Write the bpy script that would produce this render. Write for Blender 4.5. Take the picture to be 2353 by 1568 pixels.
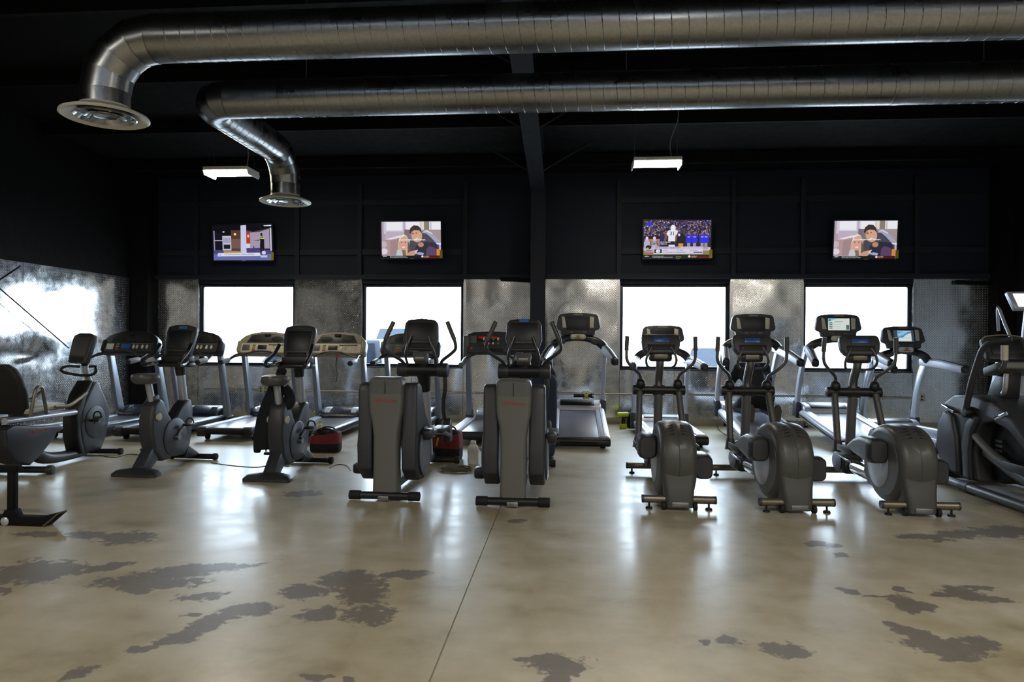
import bpy, bmesh, math, random
from mathutils import Matrix, Vector, Euler
random.seed(7)
R = math.radians
S = bpy.context.scene
COL = S.collection
for o in list(bpy.data.objects):
    bpy.data.objects.remove(o)

# ------------------------------------------------------------------ camera, sky, lights, exposure
CAM_H, FPX = 1.45, 1568.0
YAW, ROLL = R(4.67), R(0.38)
CAM_R = Matrix.Rotation(YAW, 3, 'Z') @ Matrix.Rotation(R(90), 3, 'X') @ Matrix.Rotation(ROLL, 3, 'Z')
cam_d = bpy.data.cameras.new('camera')
cam_d.sensor_width = 36.0
cam_d.lens = FPX / 2353 * 36.0
cam_d.clip_start = 0.05
cam_d.clip_end = 300
cam = bpy.data.objects.new('camera', cam_d)
COL.objects.link(cam)
cam.matrix_world = Matrix.Translation((0, 0, CAM_H)) @ CAM_R.to_4x4()
S.camera = cam

vs = S.view_settings
vs.view_transform = 'Standard'
vs.look = 'None'
vs.gamma = 1.0
vs.exposure = 0.5
vs.use_curve_mapping = False
S.cycles.sample_clamp_indirect = 8.0

world = bpy.data.worlds.new('world')
S.world = world
world.use_nodes = True
bg = world.node_tree.nodes['Background']
bg.inputs[0].default_value = (0.74, 0.86, 1.0, 1)
bg.inputs[1].default_value = 15.0

LAMP_COL = (1.0, 0.93, 0.80)
LAMP_W = 66.0          # watts of each lamp of the hall behind the camera
WALL_Y = 12.2


def area(name, loc, size, power, col=(1, 1, 1), rot=(0, 0, 0), portal=False):
    d = bpy.data.lights.new(name, 'AREA')
    d.shape = 'RECTANGLE'
    d.size, d.size_y = size
    d.energy = power
    d.color = col
    d.cycles.is_portal = portal
    o = bpy.data.objects.new(name, d)
    o.location = loc
    o.rotation_euler = rot
    COL.objects.link(o)
    return o


for ly in (1.6, -3.2, -7.6):                     # the hall's other high bay lamps, above and behind the camera
    for lx in (-4.9, 1.25, 6.2):
        area('hall_lamp', (lx, ly, 4.0), (0.62, 0.42), LAMP_W, LAMP_COL)


# ------------------------------------------------------------------ geometry of the photograph
def ray(px, py):
    return CAM_R @ Vector(((px - 1176.5) / FPX, -(py - 784.0) / FPX, -1.0))


def at_y(px, py, Y):
    d = ray(px, py)
    return Vector((0, 0, CAM_H)) + d * (Y / d.y)


def at_x(px, py, X):
    d = ray(px, py)
    return Vector((0, 0, CAM_H)) + d * (X / d.x)


def at_floor(px, py, z=0.0):
    d = ray(px, py)
    return Vector((0, 0, CAM_H)) + d * ((z - CAM_H) / d.z)


# ------------------------------------------------------------------ colours and materials
def lin(c):
    if isinstance(c, str):
        c = [int(c[i:i + 2], 16) / 255 for i in (0, 2, 4)]
    return tuple(((x / 12.92) if x <= 0.04045 else ((x + 0.055) / 1.055) ** 2.4) for x in c[:3])


class NT:
    """small helper for node trees"""
    def __init__(s, m):
        s.t = m.node_tree
        s.n, s.l = s.t.nodes, s.t.links

    def new(s, kind, **kw):
        n = s.n.new(kind)
        for k, v in kw.items():
            setattr(n, k, v)
        return n

    def put(s, sock, v):
        if hasattr(v, 'is_output') or isinstance(v, bpy.types.NodeSocket):
            s.l.new(v, sock)
        else:
            sock.default_value = v

    def math(s, op, a, b=None, clamp=False):
        n = s.new('ShaderNodeMath', operation=op, use_clamp=clamp)
        s.put(n.inputs[0], a)
        if b is not None:
            s.put(n.inputs[1], b)
        return n.outputs[0]

    def vmath(s, op, a, b=None):
        n = s.new('ShaderNodeVectorMath', operation=op)
        s.put(n.inputs[0], a)
        if b is not None:
            s.put(n.inputs[1], b)
        return n.outputs['Value'] if op in ('LENGTH', 'DOT_PRODUCT') else n.outputs[0]

    def noise(s, vec, scale, detail=3.0, rough=0.5):
        n = s.new('ShaderNodeTexNoise')
        s.put(n.inputs['Vector'], vec)
        n.inputs['Scale'].default_value = scale
        n.inputs['Detail'].default_value = detail
        n.inputs['Roughness'].default_value = rough
        return n.outputs[0]

    def ramp(s, fac, stops):
        n = s.new('ShaderNodeValToRGB')
        s.put(n.inputs[0], fac)
        while len(n.color_ramp.elements) < len(stops):
            n.color_ramp.elements.new(0.5)
        for e, (p, c) in zip(n.color_ramp.elements, stops):
            e.position = p
            e.color = (c, c, c, 1) if isinstance(c, float) else (*c[:3], 1)
        return n.outputs[0]

    def mix(s, fac, a, b):
        n = s.new('ShaderNodeMix', data_type='RGBA')
        s.put(n.inputs[0], fac)
        s.put(n.inputs[6], a if not isinstance(a, tuple) else (*a[:3], 1))
        s.put(n.inputs[7], b if not isinstance(b, tuple) else (*b[:3], 1))
        return n.outputs[2]

    def mapr(s, v, a, b, c, d):
        n = s.new('ShaderNodeMapRange')
        s.put(n.inputs[0], v)
        for i, x in enumerate((a, b, c, d)):
            n.inputs[i + 1].default_value = x
        return n.outputs[0]

    def bump(s, h, strength, dist):
        n = s.new('ShaderNodeBump')
        n.inputs['Strength'].default_value = strength
        n.inputs['Distance'].default_value = dist
        s.put(n.inputs['Height'], h)
        return n.outputs[0]


MATS = {}


def mat(name, col, rough=0.5, metal=0.0, grain=0.15, scale=60.0, spec=0.5, bump=0.0, emit=None, estr=1.0):
    """principled surface with a fine procedural grain in colour and gloss"""
    if name in MATS:
        return MATS[name]
    m = bpy.data.materials.new(name)
    m.use_nodes = True
    t = NT(m)
    p = t.n['Principled BSDF']
    c = lin(col)
    tc = t.new('ShaderNodeTexCoord').outputs['Object']
    nz = t.noise(tc, scale, 4.0, 0.6)
    lo = tuple(x * (1 - grain) for x in c)
    hi = tuple(min(1, x * (1 + grain)) for x in c)
    t.l.new(t.mix(nz, lo, hi), p.inputs['Base Color'])
    t.l.new(t.mapr(nz, 0.3, 0.7, max(0.02, rough - 0.06), min(1, rough + 0.06)), p.inputs['Roughness'])
    p.inputs['Metallic'].default_value = metal
    p.inputs['Specular IOR Level'].default_value = spec
    if bump:
        t.l.new(t.bump(nz, bump, 0.002), p.inputs['Normal'])
    if emit:
        p.inputs['Emission Color'].default_value = (*lin(emit), 1)
        p.inputs['Emission Strength'].default_value = estr
    MATS[name] = m
    return m


def M(k):
    return MATS[k]


mat('black_plastic', '17181b', 0.42)
mat('soft_black', '0f1013', 0.6, grain=0.25, scale=200, bump=0.15)
mat('charcoal', '303237', 0.45)
mat('pod_grey', '6b6f78', 0.42)
mat('shroud_grey', '33363e', 0.42)
mat('housing_grey', '484846', 0.38, grain=0.2, scale=250, bump=0.08)
mat('mid_grey', '5a5b5c', 0.45)
mat('pillar_grey', '62635f', 0.5, grain=0.12, scale=220)
mat('upright_grey', '7d828e', 0.4, 0.35)
mat('silver_paint', 'b6bac5', 0.34, 0.45)
mat('silver_light', 'c4c8d4', 0.38, 0.25)
mat('chrome', 'c9ccd0', 0.14, 1.0, grain=0.05)
mat('brushed_steel', '9a9b9c', 0.34, 1.0, grain=0.08)
mat('tan_metal', '7b766a', 0.36, 0.7)
mat('gun_metal', '5f6063', 0.34, 0.7)
mat('cream_plastic', 'c9c3ae', 0.5)
mat('cream_dark', '8e8874', 0.5)
mat('light_panel', 'b9b6a8', 0.5)
mat('grip_grey', '9da1ab', 0.5)
mat('belt', '34363d', 0.33, grain=0.2, scale=300, bump=0.1)
mat('grey_sky_sheen', '6c6d79', 0.32, grain=0.15, scale=300, bump=0.1)  # belt grey brightened to lavender, the sky's reflection painted into the colour
mat('deck_dark', '26282e', 0.4)
mat('navy_cover', '1b1f2c', 0.3)
mat('rubber', '0b0b0c', 0.75)
mat('screen_off', '16191e', 0.42)
mat('display_blue', '24406f', 0.3, emit='23457f', estr=0.12)
mat('lcd_green', '5f6f4e', 0.35)
mat('button_green', '5b8f55', 0.5)
mat('button_red', 'a8403a', 0.5)
mat('button_amber', 'b78b4a', 0.5)
mat('button_white', 'cfccc0', 0.5)
mat('led_red', '501010', 0.3, emit='ff2010', estr=0.12)
mat('logo_red', 'a63a36', 0.5)
mat('white_paint', 'd8d8d4', 0.45)
mat('vent_white', 'd6d2c8', 0.35)
mat('black_paint', '020305', 0.75, grain=0.3, scale=8, spec=0.25)
mat('wall_bloom_navy', '191f2d', 0.7, grain=0.3, scale=8, spec=0.3)  # black wall lifted to navy: the windows' bloom is put into its colour
mat('column_paint', '1c212c', 0.65, grain=0.2, scale=12, spec=0.35)
mat('hall_paint', 'a3a7ac', 0.7, grain=0.1, scale=5)
mat('frame_bronze', '1c1e26', 0.35, 0.4)
mat('trim_alu', 'b6b8ba', 0.22, 1.0, grain=0.06, scale=15, bump=0.4)
mat('conduit_grey', 'a9a596', 0.4, 0.7)
mat('box_steel', '9a978c', 0.42, 0.6)
mat('yellow', 'b9ac23', 0.5)
mat('drill_green', 'b5c12c', 0.45)
mat('bag_red', '6d1422', 0.7, grain=0.25, scale=180, bump=0.3)
mat('bag_black', '0c0c0f', 0.8, grain=0.3, scale=180, bump=0.3)
mat('navy_cloth', '0a0c15', 0.85, grain=0.3, scale=120, bump=0.4)
mat('red_cloth', '6e1522', 0.85, grain=0.3, scale=120, bump=0.4)
mat('denim', '2b3546', 0.85, grain=0.35, scale=180, bump=0.4)
mat('skin', 'a87a62', 0.5, grain=0.08)
mat('hair', '1a1310', 0.6, grain=0.4, scale=150)
mat('shoe_sole', '4c4637', 0.75)
mat('shoe', '23211f', 0.6)
mat('tape_blue', '2d6ca8', 0.6)
mat('cable', '141416', 0.6)
mat('plaster', 'dfe1e4', 0.5, grain=0.1, scale=40)
mat('car_white', 'e8eaec', 0.25)
mat('car_grey', '434850', 0.4, spec=0.2)
mat('car_glass', '252c36', 0.3, spec=0.12)
mat('asphalt', 'a4a29d', 0.8, grain=0.2, scale=6)
mat('lit_white', 'ffffff', 0.4, emit='eef4ff', estr=2.2)
mat('lamp_tube', 'ffffff', 0.4, emit='fff2da', estr=38.0)


def glass_mat():
    m = bpy.data.materials.new('window_glass')
    m.use_nodes = True
    t = NT(m)
    t.n.remove(t.n['Principled BSDF'])
    out = t.n['Material Output']
    tr = t.new('ShaderNodeBsdfTransparent')
    tr.inputs[0].default_value = (0.93, 0.96, 0.97, 1)
    gl = t.new('ShaderNodeBsdfGlossy')
    gl.inputs['Roughness'].default_value = 0.02
    mx = t.new('ShaderNodeMixShader')
    lw = t.new('ShaderNodeLayerWeight')
    lw.inputs[0].default_value = 0.5
    t.l.new(t.math('ADD', t.math('MULTIPLY', t.math('POWER', lw.outputs['Facing'], 5.0), 0.9), 0.03), mx.inputs[0])
    t.l.new(tr.outputs[0], mx.inputs[1])
    t.l.new(gl.outputs[0], mx.inputs[2])
    t.l.new(mx.outputs[0], out.inputs[0])
    MATS['window_glass'] = m


glass_mat()


def plate_mat(name, ua, va):
    """polished aluminium tread plate: raised lugs set alternately at +45 and -45 degrees, a slightly wavy sheet"""
    m = bpy.data.materials.new(name)
    m.use_nodes = True
    t = NT(m)
    p = t.n['Principled BSDF']
    tc = t.new('ShaderNodeTexCoord').outputs['Object']
    sp = t.new('ShaderNodeSeparateXYZ')
    t.l.new(tc, sp.inputs[0])
    K = 1 / 0.042
    u = t.math('MULTIPLY', sp.outputs[ua], K)
    v = t.math('MULTIPLY', sp.outputs[va], K)

    def lug(off, sgn):
        a = t.math('SUBTRACT', t.math('FRACT', t.math('ADD', u, off)), 0.5)
        b = t.math('SUBTRACT', t.math('FRACT', t.math('ADD', v, off)), 0.5)
        q = t.math('ADD', a, t.math('MULTIPLY', b, sgn))
        w = t.math('SUBTRACT', b, t.math('MULTIPLY', a, sgn))
        e = t.math('ADD', t.math('POWER', t.math('DIVIDE', t.math('ABSOLUTE', q), 0.40), 2.0),
                   t.math('POWER', t.math('DIVIDE', t.math('ABSOLUTE', w), 0.15), 2.0))
        return t.math('SUBTRACT', 1.0, e, True)
    h = t.math('ADD', lug(0.0, 1.0), lug(0.5, -1.0))
    big = t.noise(tc, 1.3, 1.0)
    b1 = t.new('ShaderNodeBump')
    b1.inputs['Strength'].default_value = 0.8
    b1.inputs['Distance'].default_value = 0.06
    t.l.new(big, b1.inputs['Height'])
    b2 = t.new('ShaderNodeBump')
    b2.inputs['Strength'].default_value = 1.0
    b2.inputs['Distance'].default_value = 0.0032
    t.l.new(h, b2.inputs['Height'])
    t.l.new(b1.outputs[0], b2.inputs['Normal'])
    t.l.new(b2.outputs[0], p.inputs['Normal'])
    sm = t.noise(tc, 9.0, 4.0)
    t.l.new(t.mix(sm, lin('bcbdbd'), lin('dededc')), p.inputs['Base Color'])
    t.l.new(t.mapr(sm, 0.3, 0.7, 0.13, 0.22), p.inputs['Roughness'])
    p.inputs['Metallic'].default_value = 1.0
    MATS[name] = m


plate_mat('tread_plate_xz', 0, 2)
plate_mat('tread_plate_yz', 1, 2)


def duct_mat():
    m = bpy.data.materials.new('galvanised')
    m.use_nodes = True
    t = NT(m)
    p = t.n['Principled BSDF']
    tc = t.new('ShaderNodeTexCoord').outputs['Object']
    a = t.noise(tc, 3.0, 4.0)
    vo = t.new('ShaderNodeTexVoronoi')
    vo.inputs['Scale'].default_value = 40
    t.l.new(tc, vo.inputs['Vector'])
    f = t.math('ADD', t.math('MULTIPLY', a, 0.7), t.math('MULTIPLY', vo.outputs[0], 0.5))
    t.l.new(t.mix(f, lin('8a8c8e'), lin('a2a4a6')), p.inputs['Base Color'])
    t.l.new(t.mapr(a, 0.3, 0.7, 0.25, 0.32), p.inputs['Roughness'])
    p.inputs['Metallic'].default_value = 1.0
    MATS['galvanised'] = m


duct_mat()

# floor stains: px x, px y, half width, half height (in the photograph), lean
STAINS = [(800, 1335, 62, 20, .0), (835, 1365, 50, 26, .0), (850, 1412, 58, 22, .0), (925, 1322, 62, 9, -.05), (705, 1358, 20, 18, -.6),
          (735, 1412, 32, 14, -.5), (560, 1402, 60, 17, -.15), (490, 1430, 60, 17, -.3), (420, 1462, 50, 13, -.35),
          (330, 1493, 36, 9, -.25), (430, 1415, 20, 8, 0), (345, 1338, 120, 13, 0), (440, 1312, 130, 13, -.1), (240, 1305, 55, 9, -.2),
          (310, 1355, 40, 8, 0), (460, 1372, 50, 8, -.1), (110, 1315, 55, 24, -.4), (20, 1320, 45, 34, 0), (5, 1358, 20, 8, 0), (190, 1545, 27, 14, -.5),
          (290, 1236, 40, 14, .2), (200, 1230, 40, 8, .1), (90, 1228, 50, 7, 0), (740, 1556, 32, 7, 0), (812, 1558, 14, 7, 0),
          (1250, 1515, 45, 9, 0), (1290, 1528, 58, 26, 0), (1275, 1560, 45, 22, 0), (1672, 1470, 30, 9, 0), (1622, 1473, 12, 5, 0),
          (1800, 1495, 52, 15, .15), (1835, 1505, 20, 10, 0), (1932, 1277, 16, 6, 0), (2070, 1358, 18, 9, 0), (2090, 1388, 38, 17, .2), (2020, 1372, 40, 4, .05),
          (1940, 1358, 25, 6, .1), (2205, 1362, 40, 16, .1), (2250, 1350, 35, 8, 0), (2290, 1378, 50, 8, .1), (2160, 1364, 22, 5, 0),
          (2120, 1465, 55, 16, .35), (2180, 1490, 80, 20, .1), (2250, 1480, 42, 13, .0), (2200, 1510, 45, 13, .1), (2060, 1443, 22, 6, .3),
          (2120, 1236, 55, 8, 0), (2200, 1228, 50, 9, -.05), (2310, 1222, 70, 12, -.1), (1890, 1253, 30, 7, 0), (700, 1135, 40, 6, 0), (1190, 1198, 22, 5, 0)]


def floor_mat():
    m = bpy.data.materials.new('sealed_concrete')
    m.use_nodes = True
    t = NT(m)
    p = t.n['Principled BSDF']
    tc = t.new('ShaderNodeTexCoord').outputs['Object']
    n1 = t.noise(tc, 0.55, 5.0, 0.55)
    n2 = t.noise(tc, 3.2, 6.0, 0.62)
    n3 = t.noise(tc, 22.0, 5.0, 0.65)
    st = t.new('ShaderNodeMapping')
    st.inputs['Scale'].default_value = (0.7, 2.0, 1)
    t.l.new(tc, st.inputs[0])
    n4 = t.noise(st.outputs[0], 1.6, 5.0, 0.6)
    f = t.math('ADD', t.math('MULTIPLY', n1, 0.45), t.math('ADD', t.math('MULTIPLY', n2, 0.37), t.math('MULTIPLY', n4, 0.18)))
    base = t.ramp(f, [(0.38, lin('8d8268')), (0.46, lin('a39a82')), (0.54, lin('afa793')), (0.62, lin('beb8a8'))])
    best = None
    wob = t.noise(tc, 16.0, 7.0, 0.68)
    wv = t.new('ShaderNodeTexNoise')
    t.l.new(tc, wv.inputs['Vector'])
    wv.inputs['Scale'].default_value = 6.0
    wv.inputs['Detail'].default_value = 4.0
    warp = t.vmath('ADD', tc, t.vmath('MULTIPLY', t.vmath('SUBTRACT', wv.outputs['Color'], (0.5, 0.5, 0.5)), (0.22, 0.22, 0)))
    for (px, py, rx, ry, lean) in STAINS:
        c = at_floor(px, py)
        z = CAM_H * FPX / (py - 784)
        sx, sy = rx * z / FPX, ry * z * z / (FPX * CAM_H)
        # image lean -> rotation on the floor, found from the two ends of the long axis
        e = at_floor(px + rx, py + rx * lean) - c
        ang = math.atan2(e.y, e.x)
        mp = t.new('ShaderNodeMapping', vector_type='TEXTURE')
        mp.inputs['Location'].default_value = (c.x, c.y, 0)
        mp.inputs['Rotation'].default_value = (0, 0, ang)
        mp.inputs['Scale'].default_value = (max(sx, e.length), sy, 1)
        t.l.new(warp, mp.inputs[0])
        d = t.math('SUBTRACT', 1.0, t.vmath('LENGTH', t.vmath('MULTIPLY', mp.outputs[0], (1, 1, 0))))
        best = d if best is None else t.math('MAXIMUM', best, d)
    edge = t.math('ADD', best, t.math('MULTIPLY', t.math('SUBTRACT', wob, 0.5), 2.4))
    mask = t.mapr(edge, -0.20, 0.06, 0.0, 1.0)
    inner = t.mix(n3, lin('524e4c'), lin('6c6766'))
    col = t.mix(t.math('MULTIPLY', mask, 0.82), base, inner)
    t.l.new(col, p.inputs['Base Color'])
    rr = t.mapr(n2, 0.3, 0.7, 0.36, 0.50)
    t.l.new(t.math('ADD', rr, t.math('MULTIPLY', mask, 0.12)), p.inputs['Roughness'])
    p.inputs['Specular IOR Level'].default_value = 0.45
    p.inputs['Coat Weight'].default_value = 0.24
    t.l.new(t.mapr(n2, 0.3, 0.7, 0.12, 0.26), p.inputs['Coat Roughness'])
    t.l.new(t.bump(n2, 0.06, 0.02), p.inputs['Coat Normal'])
    t.l.new(t.bump(t.math('ADD', t.math('MULTIPLY', n2, 0.7), t.math('MULTIPLY', n3, 0.12)), 0.08, 0.02), p.inputs['Normal'])
    MATS['sealed_concrete'] = m


floor_mat()


def picture_mat():
    m = bpy.data.materials.new('tv_picture')
    m.use_nodes = True
    t = NT(m)
    p = t.n['Principled BSDF']
    a = t.new('ShaderNodeAttribute', attribute_name='Col')
    p.inputs['Base Color'].default_value = (0.01, 0.01, 0.01, 1)
    p.inputs['Roughness'].default_value = 0.25
    t.l.new(a.outputs['Color'], p.inputs['Emission Color'])
    p.inputs['Emission Strength'].default_value = 0.62
    MATS['tv_picture'] = m


picture_mat()


# ------------------------------------------------------------------ mesh building
def rot_m(r):
    if r is None:
        return Matrix.Identity(3)
    if isinstance(r, Matrix):
        return r
    return Euler([R(a) for a in r]).to_matrix()


def catmull(pts, sub):
    pts = [Vector(p) for p in pts]
    if sub <= 1 or len(pts) < 3:
        return pts
    out = []
    for i in range(len(pts) - 1):
        p0, p1, p2, p3 = pts[max(i - 1, 0)], pts[i], pts[i + 1], pts[min(i + 2, len(pts) - 1)]
        for k in range(sub):
            s = k / sub
            out.append(0.5 * ((2 * p1) + (p2 - p0) * s + (2 * p0 - 5 * p1 + 4 * p2 - p3) * s * s + (3 * p1 - p0 - 3 * p2 + p3) * s ** 3))
    out.append(pts[-1])
    return out


def rrect(w, h, r, n=4, cx=0, cy=0):
    o = []
    for (sx, sy, a0) in ((1, 1, 0), (-1, 1, 90), (-1, -1, 180), (1, -1, 270)):
        for k in range(n + 1):
            a = R(a0 + 90 * k / n)
            o.append((cx + sx * (w / 2 - r) + r * math.cos(a), cy + sy * (h / 2 - r) + r * math.sin(a)))
    return o


def oval(rx, ry, n=24, cx=0, cy=0, a0=0):
    return [(cx + rx * math.cos(R(a0) + 2 * math.pi * k / n), cy + ry * math.sin(R(a0) + 2 * math.pi * k / n)) for k in range(n)]


class MB:
    def __init__(s):
        s.bm = bmesh.new()

    def raw(s, verts, faces, bev=0, seg=2, T=None):
        bm = s.bm
        vv = [bm.verts.new(T @ Vector(v) if T is not None else v) for v in verts]
        ff = []
        for f in faces:
            try:
                ff.append(bm.faces.new([vv[i] for i in f]))
            except ValueError:
                pass
        if bev:
            for f in ff:
                f.normal_update()
            bmesh.ops.recalc_face_normals(bm, faces=ff)
            es = {e for f in ff for e in f.edges}
            es = [e for e in es if len(e.link_faces) == 2 and e.calc_face_angle(0) > R(28)]
            if es:
                bmesh.ops.bevel(bm, geom=es, offset=bev, offset_type='OFFSET', segments=seg, profile=0.5,
                                affect='EDGES', clamp_overlap=True)
        return s

    def box(s, c, d, bev=0, rot=None, seg=2):
        T = Matrix.Translation(c) @ rot_m(rot).to_4x4()
        x, y, z = d[0] / 2, d[1] / 2, d[2] / 2
        v = [(-x, -y, -z), (x, -y, -z), (x, y, -z), (-x, y, -z), (-x, -y, z), (x, -y, z), (x, y, z), (-x, y, z)]
        f = [(3, 2, 1, 0), (4, 5, 6, 7), (0, 1, 5, 4), (1, 2, 6, 5), (2, 3, 7, 6), (3, 0, 4, 7)]
        return s.raw(v, f, bev, seg, T)

    def prism(s, pts, a, b, axis='x', bev=0, seg=2, c=(0, 0, 0), rot=None):
        n = len(pts)

        def put(p, t):
            return {'x': (t, p[0], p[1]), 'y': (p[0], t, p[1]), 'z': (p[0], p[1], t)}[axis]
        v = [put(p, a) for p in pts] + [put(p, b) for p in pts]
        f = [tuple(range(n - 1, -1, -1)), tuple(range(n, 2 * n))] + [(i, (i + 1) % n, n + (i + 1) % n, n + i) for i in range(n)]
        return s.raw(v, f, bev, seg, Matrix.Translation(c) @ rot_m(rot).to_4x4())

    def loft(s, rings, caps=True, T=None, bev=0):
        n = len(rings[0])
        v = [p for r in rings for p in r]
        f = []
        for k in range(len(rings) - 1):
            for i in range(n):
                j = (i + 1) % n
                f.append((k * n + i, k * n + j, (k + 1) * n + j, (k + 1) * n + i))
        if caps:
            f.append(tuple(range(n - 1, -1, -1)))
            f.append(tuple(range((len(rings) - 1) * n, len(rings) * n)))
        return s.raw(v, f, bev, 2, T)

    def tube(s, pts, r, n=10, sub=1, flat=(1, 1), caps=True, up=(0.13, 0.31, 0.94)):
        m = len(pts)
        P = catmull(pts, sub)
        rr = r if isinstance(r, (list, tuple)) else [r] * m
        rad = []
        for i in range(len(P)):
            q = i / (len(P) - 1) * (m - 1)
            k = min(int(q), m - 2)
            rad.append(rr[k] + (rr[k + 1] - rr[k]) * (q - k))
        up = Vector(up)
        rings = []
        nrm = None
        for i, p in enumerate(P):
            t = (P[min(i + 1, len(P) - 1)] - P[max(i - 1, 0)])
            t = t.normalized() if t.length > 1e-9 else Vector((0, 0, 1))
            if nrm is None:
                u = up if abs(up.normalized().dot(t)) < 0.95 else Vector((1, 0, 0))
                nrm = (u - t * u.dot(t)).normalized()
            else:
                nrm = (nrm - t * nrm.dot(t)).normalized()
            b = t.cross(nrm)
            rings.append([p + (nrm * math.cos(2 * math.pi * k / n) * flat[0] + b * math.sin(2 * math.pi * k / n) * flat[1]) * rad[i]
                          for k in range(n)])
        return s.loft(rings, caps)

    def cyl(s, p0, p1, r0, r1=None, n=16, bev=0):
        p0, p1 = Vector(p0), Vector(p1)
        r1 = r0 if r1 is None else r1
        q = (p1 - p0).to_track_quat('Z', 'Y').to_matrix()
        rings = [[p + q @ Vector((r * math.cos(2 * math.pi * k / n), r * math.sin(2 * math.pi * k / n), 0)) for k in range(n)]
                 for p, r in ((p0, r0), (p1, r1))]
        return s.loft(rings, True, None, bev)

    def lathe(s, prof, c=(0, 0, 0), axis=(0, 0, 1), n=24, caps=True):
        q = Vector(axis).to_track_quat('Z', 'Y').to_matrix()
        c = Vector(c)
        rings = [[c + q @ Vector((r * math.cos(2 * math.pi * k / n), r * math.sin(2 * math.pi * k / n), z)) for k in range(n)]
                 for r, z in prof]
        return s.loft(rings, caps)

    def ell(s, c, r, n=14, m=9, rot=None):
        q = rot_m(rot)
        c = Vector(c)
        rings = []
        for j in range(m + 1):
            a = math.pi * (j + 0.0) / m
            sr, z = max(math.sin(a), 0.02), -math.cos(a)
            rings.append([c + q @ Vector((r[0] * sr * math.cos(2 * math.pi * k / n), r[1] * sr * math.sin(2 * math.pi * k / n), r[2] * z))
                          for k in range(n)])
        return s.loft(rings)

    def build(s, name, m, parent=None, loc=None, rot=None):
        bm = s.bm
        bmesh.ops.recalc_face_normals(bm, faces=bm.faces[:])
        for f in bm.faces:
            f.smooth = True
        for e in bm.edges:
            if len(e.link_faces) == 2 and e.calc_face_angle(0) > R(38):
                e.smooth = False
        me = bpy.data.meshes.new(name)
        bm.to_mesh(me)
        bm.free()
        me.materials.append(MATS[m] if isinstance(m, str) else m)
        o = bpy.data.objects.new(name, me)
        COL.objects.link(o)
        if parent is not None:
            o.parent = parent
        if loc is not None:
            o.location = loc
        if rot is not None:
            o.rotation_euler = [R(a) for a in rot]
        return o


def tag(o, label=None, cat=None, group=None, kind=None):
    for k, v in (('label', label), ('category', cat), ('group', group), ('kind', kind)):
        if v:
            o[k] = v
    return o


def thing(name, label, cat, loc=(0, 0, 0), rz=0, group=None, rx=0):
    o = bpy.data.objects.new(name, None)
    o.empty_display_size = 0.1
    COL.objects.link(o)
    o.location = loc
    o.rotation_euler = (R(rx), 0, R(rz))
    return tag(o, label, cat, group)


def box(name, c, d, m, parent=None, bev=0, rot=None):
    return MB().box(c, d, bev, rot).build(name, m, parent)


def tube(name, pts, r, m, parent=None, n=10, sub=1, flat=(1, 1)):
    return MB().tube(pts, r, n, sub, flat).build(name, m, parent)


def copy_tree(o, parent=None):
    c = o.copy()
    COL.objects.link(c)
    if parent is not None:
        c.parent = parent
    for ch in list(o.children):
        copy_tree(ch, c)
    return c


def text(name, body, size, m, parent, loc, rot, shear=0.0, align='CENTER', sx=1.0, extrude=0.0006):
    cu = bpy.data.curves.new(name, 'FONT')
    cu.body = body
    cu.size = size
    cu.align_x = align
    cu.align_y = 'CENTER'
    cu.shear = shear
    cu.extrude = extrude
    cu.resolution_u = 2
    tmp = bpy.data.objects.new(name + '_curve', cu)
    me = bpy.data.meshes.new_from_object(tmp)
    bpy.data.objects.remove(tmp)
    bpy.data.curves.remove(cu)
    me.name = name
    me.materials.clear()
    me.materials.append(MATS[m] if isinstance(m, str) else m)
    o = bpy.data.objects.new(name, me)
    COL.objects.link(o)
    o.parent = parent
    o.location = loc
    o.rotation_euler = [R(a) for a in rot]
    o.scale = (sx, 1, 1)
    return o


# ------------------------------------------------------------------ the room
XL, XR, YB = -8.0, 7.35, -9.5
EAVE, SLOPE = 4.45, 0.115
PLATE_TOP = 2.56
WIN_Z0, WIN_Z1 = 0.955, 2.485
WT = 0.14                                              # wall thickness
WPX = [(456, 677), (831, 1065), (1424, 1677), (1846, 2098)]
WIN = [(at_y(a, 745, WALL_Y).x, at_y(b, 745, WALL_Y).x) for a, b in WPX]

# floor in two pours with an open joint between them
JX = at_y(1229, 980, WALL_Y).x
fl = MB()
fl.box(((XL - 0.2 + JX - 0.004) / 2, (YB + WALL_Y) / 2, -0.05), (JX - 0.004 - XL + 0.2, WALL_Y - YB + 0.3, 0.1))
fl.box(((XR + 0.2 + JX + 0.004) / 2, (YB + WALL_Y) / 2, -0.05), (XR + 0.2 - JX - 0.004, WALL_Y - YB + 0.3, 0.1))
floor = tag(fl.build('floor', 'sealed_concrete'), kind='structure')
box('joint_filler', (JX, (YB + WALL_Y) / 2, -0.03), (0.008, WALL_Y - YB, 0.05), 'cream_dark', floor)

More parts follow.
